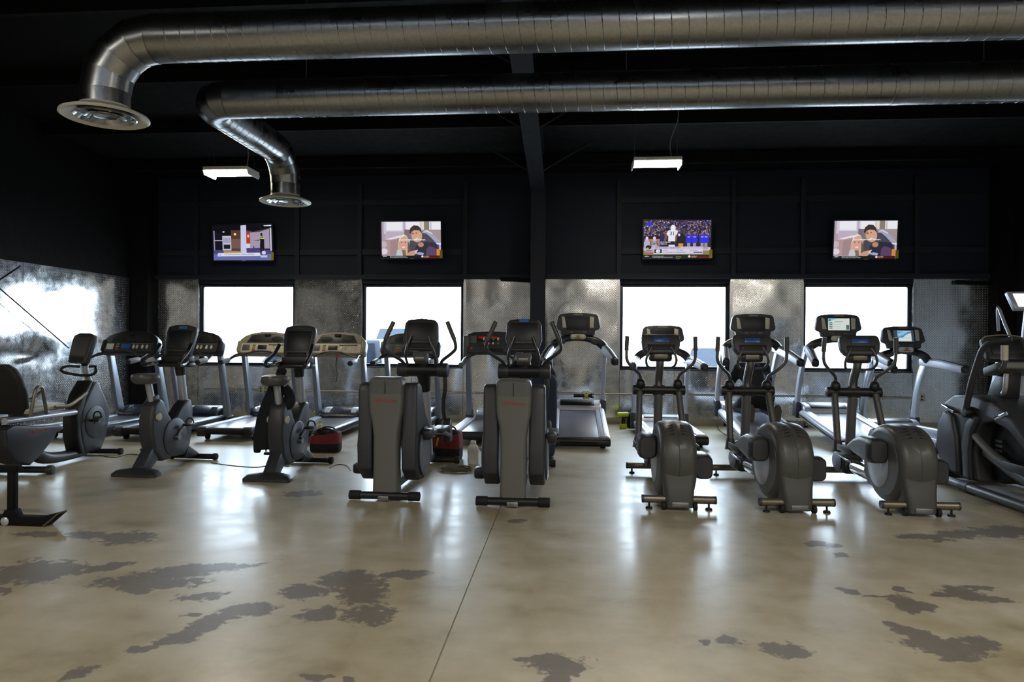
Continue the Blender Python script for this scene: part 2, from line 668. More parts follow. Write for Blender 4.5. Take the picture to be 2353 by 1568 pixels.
# back wall around the four windows
wb = MB()
xs = [XL - 0.2] + [x for w in WIN for x in w] + [XR + 0.2]
yc = WALL_Y + WT / 2
for i in range(0, len(xs), 2):
    wb.box(((xs[i] + xs[i + 1]) / 2, yc, EAVE / 2), (xs[i + 1] - xs[i], WT, EAVE))
for a, b in WIN:
    wb.box(((a + b) / 2, yc, WIN_Z0 / 2), (b - a, WT, WIN_Z0))
    wb.box(((a + b) / 2, yc, (WIN_Z1 + EAVE) / 2), (b - a, WT, EAVE - WIN_Z1))
wall_back = tag(wb.build('wall_back', 'wall_bloom_navy'), kind='structure')
wl = MB().box((XL - 0.1, (YB + WALL_Y) / 2, 3.4), (0.2, WALL_Y - YB + 0.3, 6.8))
wall_left = tag(wl.build('wall_left', 'black_paint'), kind='structure')
tag(MB().box((XR + 0.1, (10.9 + WALL_Y + 0.15) / 2, 3.4), (0.2, WALL_Y + 0.15 - 10.9, 6.8)).build('wall_right', 'black_paint'), kind='structure')
tag(MB().box((XR + 0.1, (YB - 0.15 + 10.89) / 2, 3.4), (0.2, 10.89 - YB + 0.15, 6.8)).build('wall_right', 'hall_paint'), kind='structure')
tag(MB().box(((XL + XR) / 2, YB - 0.1, 3.4), (XR - XL + 0.4, 0.2, 6.8)).build('wall_front', 'hall_paint'), kind='structure')

# roof: a slope rising from the eave towards the camera, with purlins under it
ce = MB()
zb = EAVE + SLOPE * (WALL_Y - YB)
ce.raw([(XL - .2, WALL_Y + .2, EAVE - .02), (XR + .2, WALL_Y + .2, EAVE - .02), (XR + .2, YB - .2, zb), (XL - .2, YB - .2, zb),
        (XL - .2, WALL_Y + .2, EAVE + .08), (XR + .2, WALL_Y + .2, EAVE + .08), (XR + .2, YB - .2, zb + .1), (XL - .2, YB - .2, zb + .1)],
       [(0, 1, 2, 3), (7, 6, 5, 4), (0, 4, 5, 1), (1, 5, 6, 2), (2, 6, 7, 3), (3, 7, 4, 0)])
ceiling = tag(ce.build('ceiling', 'black_paint'), kind='structure')
pm = None
for k in range(8):
    y = WALL_Y - 0.9 - 1.5 * k
    z = EAVE + SLOPE * (WALL_Y - y) - 0.10
    if pm is None:
        p0 = MB().box((0, 0, 0), (XR - XL - 0.02, 0.06, 0.18)).build('purlin', 'black_paint', ceiling)
        pm = p0.data
    else:
        p0 = bpy.data.objects.new('purlin', pm)
        COL.objects.link(p0)
        p0.parent = ceiling
    p0.location = ((XL + XR) / 2, y, z)

# steel column and rafter
cx = at_y(1236.5, 560, WALL_Y - 0.3).x
CW = 0.25
cm = MB()
ztop = 4.06
for (yy, w) in ((WALL_Y - 0.42, CW), (WALL_Y - 0.03, CW)):
    cm.box((cx, yy, 2.1), (CW, 0.016, 4.2))
cm.box((cx, WALL_Y - 0.225, 2.1), (0.012, 0.38, 4.2))
cm.box((cx, WALL_Y - 0.22, 0.011), (0.34, 0.40, 0.022))
col_o = tag(cm.build('trim_1', 'column_paint'), kind='structure')
rm = MB()
y0, y1 = WALL_Y - 0.43, -3.0
zr = lambda y: 4.06 + (WALL_Y - 0.43 - y) * SLOPE
for dz, w, th in ((0, CW, 0.016), (0.42, CW, 0.016), (0.21, 0.012, 0.42)):
    h = th / 2
    rm.raw([(cx - w / 2, y0, zr(y0) + dz - h), (cx + w / 2, y0, zr(y0) + dz - h), (cx + w / 2, y1, zr(y1) + dz - h), (cx - w / 2, y1, zr(y1) + dz - h),
            (cx - w / 2, y0, zr(y0) + dz + h), (cx + w / 2, y0, zr(y0) + dz + h), (cx + w / 2, y1, zr(y1) + dz + h), (cx - w / 2, y1, zr(y1) + dz + h)],
           [(3, 2, 1, 0), (4, 5, 6, 7), (0, 1, 5, 4), (1, 2, 6, 5), (2, 3, 7, 6), (3, 0, 4, 7)])
tag(rm.build('trim_2', 'column_paint'), kind='structure')
for n_, (ya, side) in enumerate(((9.3, -1), (9.3, 1), (6.2, 1), (7.6, -1), (10.9, -1), (10.9, 1))):
    b_ = MB().tube([(cx + side * 0.12, ya, zr(ya) + 0.02), (cx + side * 0.95, ya, zr(ya) + 0.50)], 0.014, 6)
    tag(b_.build('trim_%d' % (3 + n_), 'column_paint'), kind='structure')
# corner posts
tag(MB().box((XL + 0.17, WALL_Y - 0.17, 2.3), (0.34, 0.30, 4.6)).build('trim_9', 'black_paint'), kind='structure')
tag(MB().box((XR - 0.12, WALL_Y - 0.14, 2.3), (0.24, 0.28, 4.6)).build('trim_10', 'black_paint'), kind='structure')

# framing of the upper wall: jamb channels, girt, header above the plates
tn = 11
for px in (455, 686, 829, 1070, 1422, 1684, 1843, 2103):
    x = at_y(px, 520, WALL_Y).x
    ch = MB().box((x, WALL_Y - 0.035, (PLATE_TOP + 0.08 + 4.3) / 2), (0.075, 0.07, 4.3 - PLATE_TOP - 0.08))
    tag(ch.build('trim_%d' % tn, 'column_paint'), kind='structure')
    tn += 1
g1 = MB()
gs = [XL + 0.35] + [at_y(px, 520, WALL_Y).x for px in (455, 686, 829, 1070, 1422, 1684, 1843, 2103)] + [XR - 0.25]
for a, b in zip(gs[:-1], gs[1:]):
    for z in (3.05, 3.95):
        if not (a < cx < b):
            g1.box(((a + b) / 2, WALL_Y - 0.025, z), (b - a - 0.09, 0.05, 0.10))
tag(g1.build('trim_%d' % tn, 'column_paint'), kind='structure')
tn += 1
hd = MB()
for a, b in ((XL + 0.34, cx - CW / 2 - 0.01), (cx + CW / 2 + 0.01, XR - 0.25)):
    hd.box(((a + b) / 2, WALL_Y - 0.04, PLATE_TOP + 0.04), (b - a, 0.08, 0.08))
tag(hd.build('trim_%d' % tn, 'column_paint'), kind='structure')
tn += 1
# dark loose flashing where the plates meet the column and the right end
for pa, pb, py in ((1150, 1220, 643), (2196, 2275, 650)):
    a, b = at_y(pa, py, WALL_Y - .06), at_y(pb, py, WALL_Y - .06)
    tag(MB().box(((a.x + b.x) / 2, WALL_Y - 0.07, a.z - 0.0), (b.x - a.x, 0.05, 0.07), 0.01, (0, 3, 0)).build('trim_%d' % tn, 'black_paint'), kind='structure')
    tn += 1

# tread plate panels, each a sheet of its own
PT = 0.004


def panel_xz(x0, x1, z0, z1):
    return box('plate_panel', ((x0 + x1) / 2, WALL_Y - PT / 2 - 0.001, (z0 + z1) / 2), (x1 - x0 - 0.006, PT, z1 - z0 - 0.004), 'tread_plate_xz', wall_back)


piers = [(XL + 0.34, WIN[0][0])] + [(WIN[i][1], WIN[i + 1][0]) for i in range(3)] + [(WIN[3][1], XR - 0.24)]
for i, (a, b) in enumerate(piers):
    if i == 4:
        panel_xz(a, a + 1.22, 0.10, PLATE_TOP)
        panel_xz(a + 1.22, b, 0.10, PLATE_TOP)
    elif i == 2:
        panel_xz(a, cx - CW / 2 + 0.04, 0.10, PLATE_TOP)
        panel_xz(cx + CW / 2 - 0.04, b, 0.10, PLATE_TOP)
    else:
        panel_xz(a, b, 0.10, PLATE_TOP)
for a, b in WIN:
    m_ = (a + b) / 2
    panel_xz(a, m_, 0.10, WIN_Z0 - 0.005)
    panel_xz(m_, b, 0.10, WIN_Z0 - 0.005)
y = WALL_Y - 0.33
while y > 2.5:
    y2 = y - 1.22
    box('plate_panel', (XL + PT / 2 + 0.001, (y + y2) / 2, (0.02 + PLATE_TOP) / 2), (PT, 1.214, PLATE_TOP - 0.02), 'tread_plate_yz', wall_left)
    y = y2
bb = MB()
for a, b in ((XL + 0.34, cx - 0.18), (cx + 0.18, XR - 0.24)):
    bb.box(((a + b) / 2, WALL_Y - 0.012, 0.05), (b - a, 0.024, 0.10), 0.004)
tag(bb.build('baseboard_back', 'cream_dark'), kind='structure')

# windows
for i, (a, b) in enumerate(WIN):
    f = MB()
    yo = WALL_Y + 0.095
    w = 0.062
    f.box((a + w / 2, yo, (WIN_Z0 + WIN_Z1) / 2), (w, 0.06, WIN_Z1 - WIN_Z0), 0.004)
    f.box((b - w / 2, yo, (WIN_Z0 + WIN_Z1) / 2), (w, 0.06, WIN_Z1 - WIN_Z0), 0.004)
    f.box(((a + b) / 2, yo, WIN_Z1 - w / 2), (b - a - 2 * w, 0.06, w), 0.004)
    f.box(((a + b) / 2, yo, WIN_Z0 + w / 2), (b - a - 2 * w, 0.06, w), 0.004)
    fo = tag(f.build('window_%d' % (i + 1), 'frame_bronze'), kind='structure')
    box('pane', ((a + b) / 2, yo, (WIN_Z0 + WIN_Z1) / 2), (b - a - 2 * w, 0.008, WIN_Z1 - WIN_Z0 - 2 * w), 'window_glass', fo)
    # bright aluminium wrapped round the reveal
    for sx, xx in ((1, a), (-1, b)):
        box('reveal_cladding', (xx + sx * 0.003, WALL_Y + 0.03, (WIN_Z0 + WIN_Z1) / 2), (0.004, 0.068, WIN_Z1 - WIN_Z0 - 0.012), 'trim_alu', fo)
        box('edge_trim', (xx - sx * 0.022, WALL_Y - 0.008, (WIN_Z0 + WIN_Z1) / 2), (0.045, 0.006, WIN_Z1 - WIN_Z0 + 0.04), 'trim_alu', fo)
    box('sill', ((a + b) / 2, WALL_Y + 0.02, WIN_Z0 + 0.006), (b - a - 0.012, 0.10, 0.010), 'frame_bronze', fo)
    area('window_portal', ((a + b) / 2, WALL_Y + 0.18, (WIN_Z0 + WIN_Z1) / 2), (b - a, WIN_Z1 - WIN_Z0), 1.0, rot=(R(-90), 0, 0), portal=True)

# outside: pale paving
tag(MB().box((0, WALL_Y + 30.3, -0.16), (120, 60, 0.1)).build('trim_40', 'asphalt'), kind='structure')


def vehicle(name, label, loc, rz, L, W, H, paint, pickup=False):
    t = thing(name, label, 'car', loc, rz)
    hood = H * 0.62 if pickup else H * 0.58
    b = MB()
    pr = [(-L / 2, .35), (-L / 2, hood), (L * .17, hood), (L * .22, hood * .98), (L * .46, hood * .9), (L / 2, hood * .72), (L / 2, .35)]
    b.prism(pr, -W / 2, W / 2, 'x', 0.07, 3)
    b.build('body', paint, t)
    c0, c1 = (-L * .12, L * .2) if pickup else (-L * .42, L * .2)
    cab = MB()
    cab.loft([[(-W / 2 + .05, c0, hood), (W / 2 - .05, c0, hood), (W / 2 - .05, c1, hood), (-W / 2 + .05, c1, hood)],
              [(-W / 2 + .2, c0 + .12, H), (W / 2 - .2, c0 + .12, H), (W / 2 - .2, c1 - .55, H), (-W / 2 + .2, c1 - .55, H)]], True, None, 0.05)
    co = cab.build('cab', paint, t)
    g = MB()
    e = 0.012
    zz0, zz1 = hood + .06, H - .09

    def wx(z): return W / 2 - .05 - .15 * (z - hood) / (H - hood)
    def fy(z): return c1 - .55 * (z - hood) / (H - hood)
    g.raw([(-wx(zz0) + .1, fy(zz0) + e, zz0), (wx(zz0) - .1, fy(zz0) + e, zz0), (wx(zz1) - .08, fy(zz1) + e, zz1), (-wx(zz1) + .08, fy(zz1) + e, zz1)], [(0, 1, 2, 3)])
    g.build('windscreen', 'car_glass', co)
    for s in (-1, 1):
        g = MB()
        g.raw([(s * (wx(zz0) + e), c0 + .15, zz0), (s * (wx(zz0) + e), fy(zz0) - .15, zz0), (s * (wx(zz1) + e), fy(zz1) - .1, zz1), (s * (wx(zz1) + e), c0 + .22, zz1)], [(0, 1, 2, 3)])
        g.build('side_window', 'car_glass', co)
        box('headlight', (s * (W / 2 - .22), L / 2 - .01, hood * .68), (.34, .05, .16), 'car_glass', t, 0.02)
        for yy in (-L * .32, L * .32):
            MB().cyl((s * (W / 2 - .2), yy, .34), (s * (W / 2 + .01), yy, .34), .34, n=20, bev=0.03).build('wheel', 'rubber', t)
    return t


vehicle('pickup_truck', 'white pickup truck parked facing the second window from left', tuple(at_y(941, 800, 19.5).xy) + (-0.11,), 180, 5.3, 1.95, 1.98, 'car_white', True)
gx = at_y(886, 800, 15.0).x + .55
vehicle('parked_car', 'grey car parked outside left of the white pickup truck', (gx - 2.3, 15.0, -0.11), 90, 4.6, 1.8, 1.58, 'car_grey')
vehicle('parked_car', 'pale car parked outside the third window from left', tuple(at_y(1648, 800, 18.5).xy) + (-0.11,), 168, 4.6, 1.8, 1.50, 'car_white')

# ------------------------------------------------------------------ ducts
DR = 0.185


def ring(c, t, r, n=28, up=Vector((0.2, 0.3, 0.93))):
    t = Vector(t).normalized()
    u = (up - t * up.dot(t)).normalized()
    b = t.cross(u)
    return [Vector(c) + (u * math.cos(2 * math.pi * k / n) + b * math.sin(2 * math.pi * k / n)) * r for k in range(n)]


def straight(name, a, b, r, parent, bands=True, seam_pitch=0.127):
    a, b = Vector(a), Vector(b)
    d = (b - a).normalized()
    o = MB().loft([ring(a, d, r), ring(b, d, r)]).build(name, 'galvanised', parent)
    L = (b - a).length
    up = Vector((0.2, 0.3, 0.93))
    u = (up - d * up.dot(d)).normalized()
    w = d.cross(u)
    st = 24
    n = int(L / seam_pitch * st)
    sm = MB()
    rings = []
    for i in range(n + 1):
        s = i / st * seam_pitch
        an = 2 * math.pi * i / st
        rad = u * math.cos(an) + w * math.sin(an)
        p = a + d * s
        rings.append([p + rad * (r - .001) - d * .005, p + rad * (r + .0028), p + rad * (r - .001) + d * .005])
    sm.loft(rings)
    sm.build('spiral_seam', 'galvanised', o)
    return o


def elbow(c0, t0, t1, rad, r, parent, segs=4):
    """mitred elbow of gores from c0 heading t0, turning to t1; returns its end point"""
    t0, t1 = Vector(t0), Vector(t1)
    cen = Vector(c0) + t1 * rad
    k = [(i / segs) * math.pi / 2 for i in range(segs + 1)]
    pts = [cen - t1 * math.cos(a) * rad + t0 * math.sin(a) * rad for a in k]
    tan = [t0 * math.cos(a) + t1 * math.sin(a) for a in k]
    up = t0.cross(t1)
    for i in range(segs):
        m = (pts[i + 1] - pts[i]).normalized()

        def cut(p, t):
            u = up.normalized()
            b = m.cross(u)
            out = []
            for q in range(28):
                v = (u * math.cos(2 * math.pi * q / 28) + b * math.sin(2 * math.pi * q / 28)) * r
                s = -v.dot(t) / m.dot(t)
                out.append(p + v + m * s)
            return out
        MB().loft([cut(pts[i], tan[i]), cut(pts[i + 1], tan[i + 1])], False).build('elbow_gore', 'galvanised', parent)
        MB().loft([[x + (x - pts[i]).normalized() * .005 + m * o for x in cut(pts[i], tan[i])] for o in (-.004, .004)], False).build('elbow_bead', 'galvanised', parent)
    return pts[-1]


def diffuser(c, parent):
    """round ceiling diffuser: a white lip and cones, on the end of the drop"""
    c = Vector(c)
    d = MB().lathe([(DR + .004, .06), (DR + .01, .045), (.30, .0), (.325, -.012), (.33, -.028), (.318, -.035), (.29, -.022), (.2, .03)], c, n=40, caps=False).build('diffuser_lip', 'vent_white', parent)
    for r in (0.235, 0.155):
        MB().lathe([(r, -.03), (r - .012, -.034), (r - .075, .03), (r - .07, .034), (r, -.03)], c, n=36, caps=False).build('diffuser_cone', 'chrome', d)
    MB().lathe([(.085, -.025), (.05, -.03), (.0, -.032)], c, n=24, caps=False).build('diffuser_plate', 'chrome', d)
    for k in range(4):
        a = R(45 + 90 * k)
        MB().ell(c + Vector((math.cos(a) * .19, math.sin(a) * .19, -.02)), (.014, .014, .012), 8, 5).build('rivet', 'chrome', d)


d1 = thing('air_duct', 'nearer large spiral duct crossing the whole top, bending down to a white vent', 'duct', (-3.34, 5.3, 3.89), 0, 'galvanised air ducts')
O1 = Vector((-3.34, 5.3, 3.89))
L1 = 12.0
s1 = straight('duct_pipe', (0.12, 0, 0), (3.0, 0, 0), DR, d1)
s1 = straight('duct_pipe', (3.03, 0, 0), (XR + 3.34 - 0.02, 0, 0), DR, d1)
MB().loft([ring((x, 0, 0), (1, 0, 0), DR + .003) for x in (2.98, 3.05)]).build('duct_collar', 'galvanised', d1)
MB().loft([ring((x, 0, 0), (1, 0, 0), DR + .002) for x in (-.02, 0.14)]).build('duct_collar', 'galvanised', d1)
e1 = elbow((-0.02, 0, 0), (-1, 0, 0), (0, 0, -1), 0.43, DR, d1)
MB().loft([ring(e1, (0, 0, -1), DR), ring(e1 - Vector((0, 0, .17)), (0, 0, -1), DR)]).build('duct_drop', 'galvanised', d1)
diffuser(e1 - Vector((0, 0, .17)), d1)
for x in (3.0, 7.0):
    tube('hanger_rod', [(x, 0, DR), (x, 0, EAVE + SLOPE * (WALL_Y - 5.3) - 3.89 - .03)], 0.005, 'gun_metal', d1, 6)

d2 = thing('air_duct', 'farther spiral duct turning towards the windows, ending in a small round vent', 'duct', (-3.45, 6.7, 3.89), 0, 'galvanised air ducts')
straight('duct_pipe', (0.15, 0, 0), (3.2, 0, 0), DR, d2)
straight('duct_pipe', (3.22, 0, 0), (6.5, 0, 0), DR, d2)
straight('duct_pipe', (6.52, 0, 0), (XR + 3.45 - 0.02, 0, 0), DR, d2)
for x in (3.21, 6.51):
    MB().loft([ring((x + q, 0, 0), (1, 0, 0), DR + .003) for q in (-.03, .03)]).build('duct_collar', 'galvanised', d2)
MB().loft([ring((x, 0, 0), (1, 0, 0), DR + .002) for x in (0.0, 0.16)]).build('duct_collar', 'galvanised', d2)
e2 = elbow((0, 0, 0), (-1, 0, 0), (0, 1, 0), 0.27, DR, d2)
e3s = Vector((e2.x, 1.62, 0))
straight('duct_pipe', e2, e3s, DR, d2)
e3 = elbow(e3s, (0, 1, 0), (0, 0, -1), 0.40, DR, d2)
MB().loft([ring(e3, (0, 0, -1), DR), ring(e3 - Vector((0, 0, .20)), (0, 0, -1), DR)]).build('duct_drop', 'galvanised', d2)
diffuser(e3 - Vector((0, 0, .20)), d2)
for x in (0.8, 4.0, 7.3):
    tube('hanger_rod', [(x, 0, DR), (x, 0, EAVE + SLOPE * (WALL_Y - 6.7) - 3.89 - .03)], 0.005, 'gun_metal', d2, 6)


# ------------------------------------------------------------------ hanging lamps
def high_bay(px, py, Y, label, cordpts):
    p = at_y(px, py, Y)
    t = thing('high_bay_lamp', label, 'lamp', tuple(p), 0, 'high bay lamps')
    W, D = 0.66, 0.40
    box('housing', (0, 0, 0.055), (W, D, 0.05), 'white_paint', t, 0.012)
    for s in (-1, 1):
        MB().prism([(-D / 2, .03), (D / 2, .03), (D / 2 - .04, -.035), (-D / 2 + .04, -.035)], s * W / 2 - .008, s * W / 2 + .008, 'x', .004).build('end_plate', 'white_paint', t)
        box('light_panel', (0, s * 0.095, 0.016), (W - .03, 0.15, 0.022), 'lamp_tube', t, 0.005, (s * 10, 0, 0))
        zc = EAVE + SLOPE * (WALL_Y - Y) - p.z - .02
        for q in (-1, 1):
            tube('hanging_wire', [(s * (W / 2 - .03), q * .12, .08), (s * (W / 2 - .03), 0, .5), (s * (W / 2 - .03), 0, zc)], 0.0028, 'gun_metal', t, 5)
    box('divider', (0, 0, 0.012), (W - .02, 0.02, 0.04), 'white_paint', t, 0.004)
    tube('power_cord', [(a, b, c if c < 9 else zc) for a, b, c in cordpts], 0.005, 'grip_grey', t, 6, 4)
    return p


LAMPS = [high_bay(532, 402, 9.55, 'bright lamp hanging on the left near the small round vent', [(.22, 0, .08), (.25, 0, .3), (.2, 0, .6), (.16, 0, 9.5)]),
         high_bay(1508, 381, 9.75, 'bright lamp hanging right of the column above the football screen', [(.22, 0, .08), (.19, 0, .32), (.29, 0, .62), (.3, 0, 9.5)])]


# ------------------------------------------------------------------ television screens
class Pic:
    """a flat broadcast picture: layered coloured shapes in screen units (0..16, 0..9)"""
    def __init__(s, w, h):
        s.w, s.h, s.v, s.f, s.c, s.k = w, h, [], [], [], 0

    def poly(s, pts, col, layer=None):
        if layer is None:
            s.k += 1
        i = len(s.v)
        for x, z in pts:
            x, z = min(16, max(0, x)), min(9, max(0, z))
            s.v.append(((x / 16 - .5) * s.w, -0.00012 * s.k, (z / 9 - .5) * s.h))
        s.f.append(tuple(range(i, i + len(pts))))
        s.c.append((*lin(col), 1))
        return s

    def rect(s, x0, z0, x1, z1, col, layer=None):
        return s.poly([(x0, z0), (x1, z0), (x1, z1), (x0, z1)], col, layer)

    def oval(s, x, z, rx, rz, col, n=18, a=0):
        ca, sa = math.cos(R(a)), math.sin(R(a))
        return s.poly([(x + rx * math.cos(2 * math.pi * k / n) * ca - rz * math.sin(2 * math.pi * k / n) * sa,
                        z + rx * math.cos(2 * math.pi * k / n) * sa + rz * math.sin(2 * math.pi * k / n) * ca) for k in range(n)], col)

    def text(s, x, z, size, body, col, align='LEFT', sx=1.0):
        cu = bpy.data.curves.new('t', 'FONT')
        cu.body, cu.size, cu.align_x, cu.align_y, cu.resolution_u = body, size, align, 'CENTER', 1
        cu.offset = size * .018
        ob = bpy.data.objects.new('t', cu)
        me = bpy.data.meshes.new_from_object(ob)
        s.k += 1
        for p in me.polygons:
            s.poly([(x + me.vertices[i].co.x * sx, z + me.vertices[i].co.y) for i in p.vertices], col, True)
        bpy.data.objects.remove(ob)
        bpy.data.curves.remove(cu)
        bpy.data.meshes.remove(me)
        return s

    def build(s, name, parent):
        me = bpy.data.meshes.new(name)
        me.from_pydata(s.v, [], s.f)
        at = me.color_attributes.new('Col', 'FLOAT_COLOR', 'CORNER')
        for p, c in zip(me.polygons, s.c):
            for li in p.loop_indices:
                at.data[li].color = c
        me.materials.append(MATS['tv_picture'])
        o = bpy.data.objects.new(name, me)
        COL.objects.link(o)
        o.parent = parent
        return o


def ticker(P, left):
    P.rect(0, 0, 16, .62, '14161c')
    P.text(.35, .42, .38, 'ESPN', 'f2f2f2', sx=1.1)
    for i, (z, l) in enumerate(((.48, left), (.22, 'lowest mortgage rates and terms in minutes'))):
        P.text(2.2, z, .3, l, 'c8cad0', sx=.9)
    P.rect(10.6, 0, 16, .62, '5a1512')
    P.rect(10.6, .34, 16, .62, '3a1210')
    P.oval(11.0, .38, .3, .26, 'ece6e6')
    P.text(11.5, .46, .28, 'SportsNation', 'e6e0e0', sx=.9)
    P.text(11.5, .2, .26, 'Next: Team', 'd8b84a', sx=.9)
    P.rect(15.75, 0, 16, .8, 'e8e8e8')


def pic_couch(P):
    P.rect(0, 0, 16, 9, 'c3b4c6')
    P.rect(0, 0, 1.0, 9, 'b3a2b4')
    P.rect(.6, 6, 1.2, 9, 'd6cddd')
    for a, b in ((1.4, 5.6), (6.7, 10.3), (13.6, 16)):
        P.rect(a - .25, 6.6, b + .25, 9, 'dcd8ea')
        P.rect(a, 6.9, b, 8.9, 'f4f3fb')
    P.rect(10.7, 6.9, 11.5, 9, 'e6ded4')
    P.rect(11.5, 6.9, 12.9, 9, '8b8376')
    P.rect(12.9, 6.9, 13.2, 9, 'efe9ef')
    P.rect(10.6, 4.0, 16, 7.0, 'a69898')
    P.poly([(6.0, 4.8), (6.2, 7.1), (9, 7.0), (9.5, 4.6)], '7c7280')
    P.poly([(.8, .7), (.9, 4.7), (4, 5.3), (6, 5.6), (6, .7)], 'b79a9c')
    P.poly([(.8, 4.6), (4.5, 5.5), (6.2, 5.7), (6.0, 5.3), (2.5, 4.6)], 'efe8f4')
    P.poly([(2.2, .7), (2.4, 4.3), (5, 4.7), (5.2, .7)], 'a98a8c')
    P.oval(.6, 3.4, .8, .8, 'cdb9c4')
    P.oval(.6, 1.7, 1.0, .75, 'e6dbe6')
    # man leaning over
    P.poly([(7.4, .6), (7.6, 4.4), (9.5, 5.6), (10.8, 6.6), (12.5, 6.7), (14.2, 5.6), (15.4, 4.4), (15.6, .6)], '4a4a54')
    P.poly([(9, .6), (9.2, 3.0), (12, 4.0), (15, 3.7), (15.2, .6)], '2d2b3d')
    P.poly([(10.8, 6.2), (12.2, 6.8), (13.8, 6.0), (16, 3.9), (16, 3.3), (14.8, 3.6), (13.2, 5.2), (12, 6.1)], 'a8abc4')
    P.poly([(10.9, 6.4), (12.2, 6.9), (13.8, 6.1), (13.6, 5.9), (12.2, 6.5)], 'd7d9ec')
    P.poly([(12, .6), (12.1, 2.2), (12.8, 3.0), (13.6, 2.8), (14.6, 2.4), (14.7, .6)], '5b4468')
    P.oval(9.5, 5.6, 1.45, 1.75, 'd8a98f', a=18)
    P.oval(8.0, 6.3, .55, .7, 'b98568')
    P.poly([(7.5, 6.3), (7.8, 7.4), (8.7, 8.1), (9.9, 8.0), (10.7, 7.2), (10.8, 6.2), (10.2, 6.8), (9, 6.9), (8.2, 6.6), (7.8, 5.9)], '42322f')
    P.oval(8.6, 6.0, .2, .12, '4a3836')
    P.oval(9.4, 6.2, .2, .12, '4a3836')
    P.poly([(8.8, 4.6), (9.7, 5.0), (10.0, 5.4), (9.6, 4.6), (9.1, 4.4)], 'f3ece8')
    P.oval(10.6, 3.3, .8, .6, 'c08d72')
    # girl
    P.poly([(4.3, .6), (4.4, 3.6), (5.0, 5.4), (6.0, 5.9), (7.0, 5.3), (7.5, 3.6), (7.5, .6)], 'cdb99c')
    P.poly([(4.5, 3.6), (5.0, 5.4), (6.0, 5.9), (7.0, 5.4), (6.2, 5.5), (5.2, 5.0)], 'f2e9da')
    P.poly([(7.0, 1.2), (7.1, 4.4), (7.5, 3.4), (7.8, 1.6)], '6e5c42')
    P.oval(5.9, 3.6, 1.15, 1.6, 'e0a596')
    P.oval(5.4, 3.9, .17, .12, '5a403c')
    P.oval(6.4, 3.9, .17, .12, '5a403c')
    P.oval(5.9, 2.7, .45, .2, 'f0e2dc')
    P.poly([(5.4, .6), (5.5, 2.0), (6.4, 2.0), (6.6, .6)], '8e6a58')
    P.poly([(3.9, .6), (4.1, 1.9), (4.9, 2.2), (5.6, 1.4), (5.7, .6)], 'c6d0d2')
    P.poly([(6.4, .6), (7.6, 1.6), (9.2, 2.0), (9.7, 1.4), (8.6, .6)], 'd59c86')
    P.poly([(8.9, 1.4), (9.6, 2.1), (9.8, 2.0), (9.2, 1.3)], 'f6f2f4')
    P.poly([(9.2, 1.1), (10.2, 1.5), (11.4, 1.2), (11.2, .7), (10, .8)], '9fb2dc')
    P.rect(14.8, .6, 15.7, 2.2, 'e08a34')
    P.rect(15.75, .6, 16, 3.5, 'b9b4dd')
    P.poly([(14.6, 3.6), (16, 3.7), (16, 3.3), (15.0, 3.35)], 'f0f0f8')
    P.text(8.4, 4.55, .62, 'even lower prices at Walmart.', 'ffffff', 'CENTER', .92)
    ticker(P, 'Experts: choose the best way to save a')


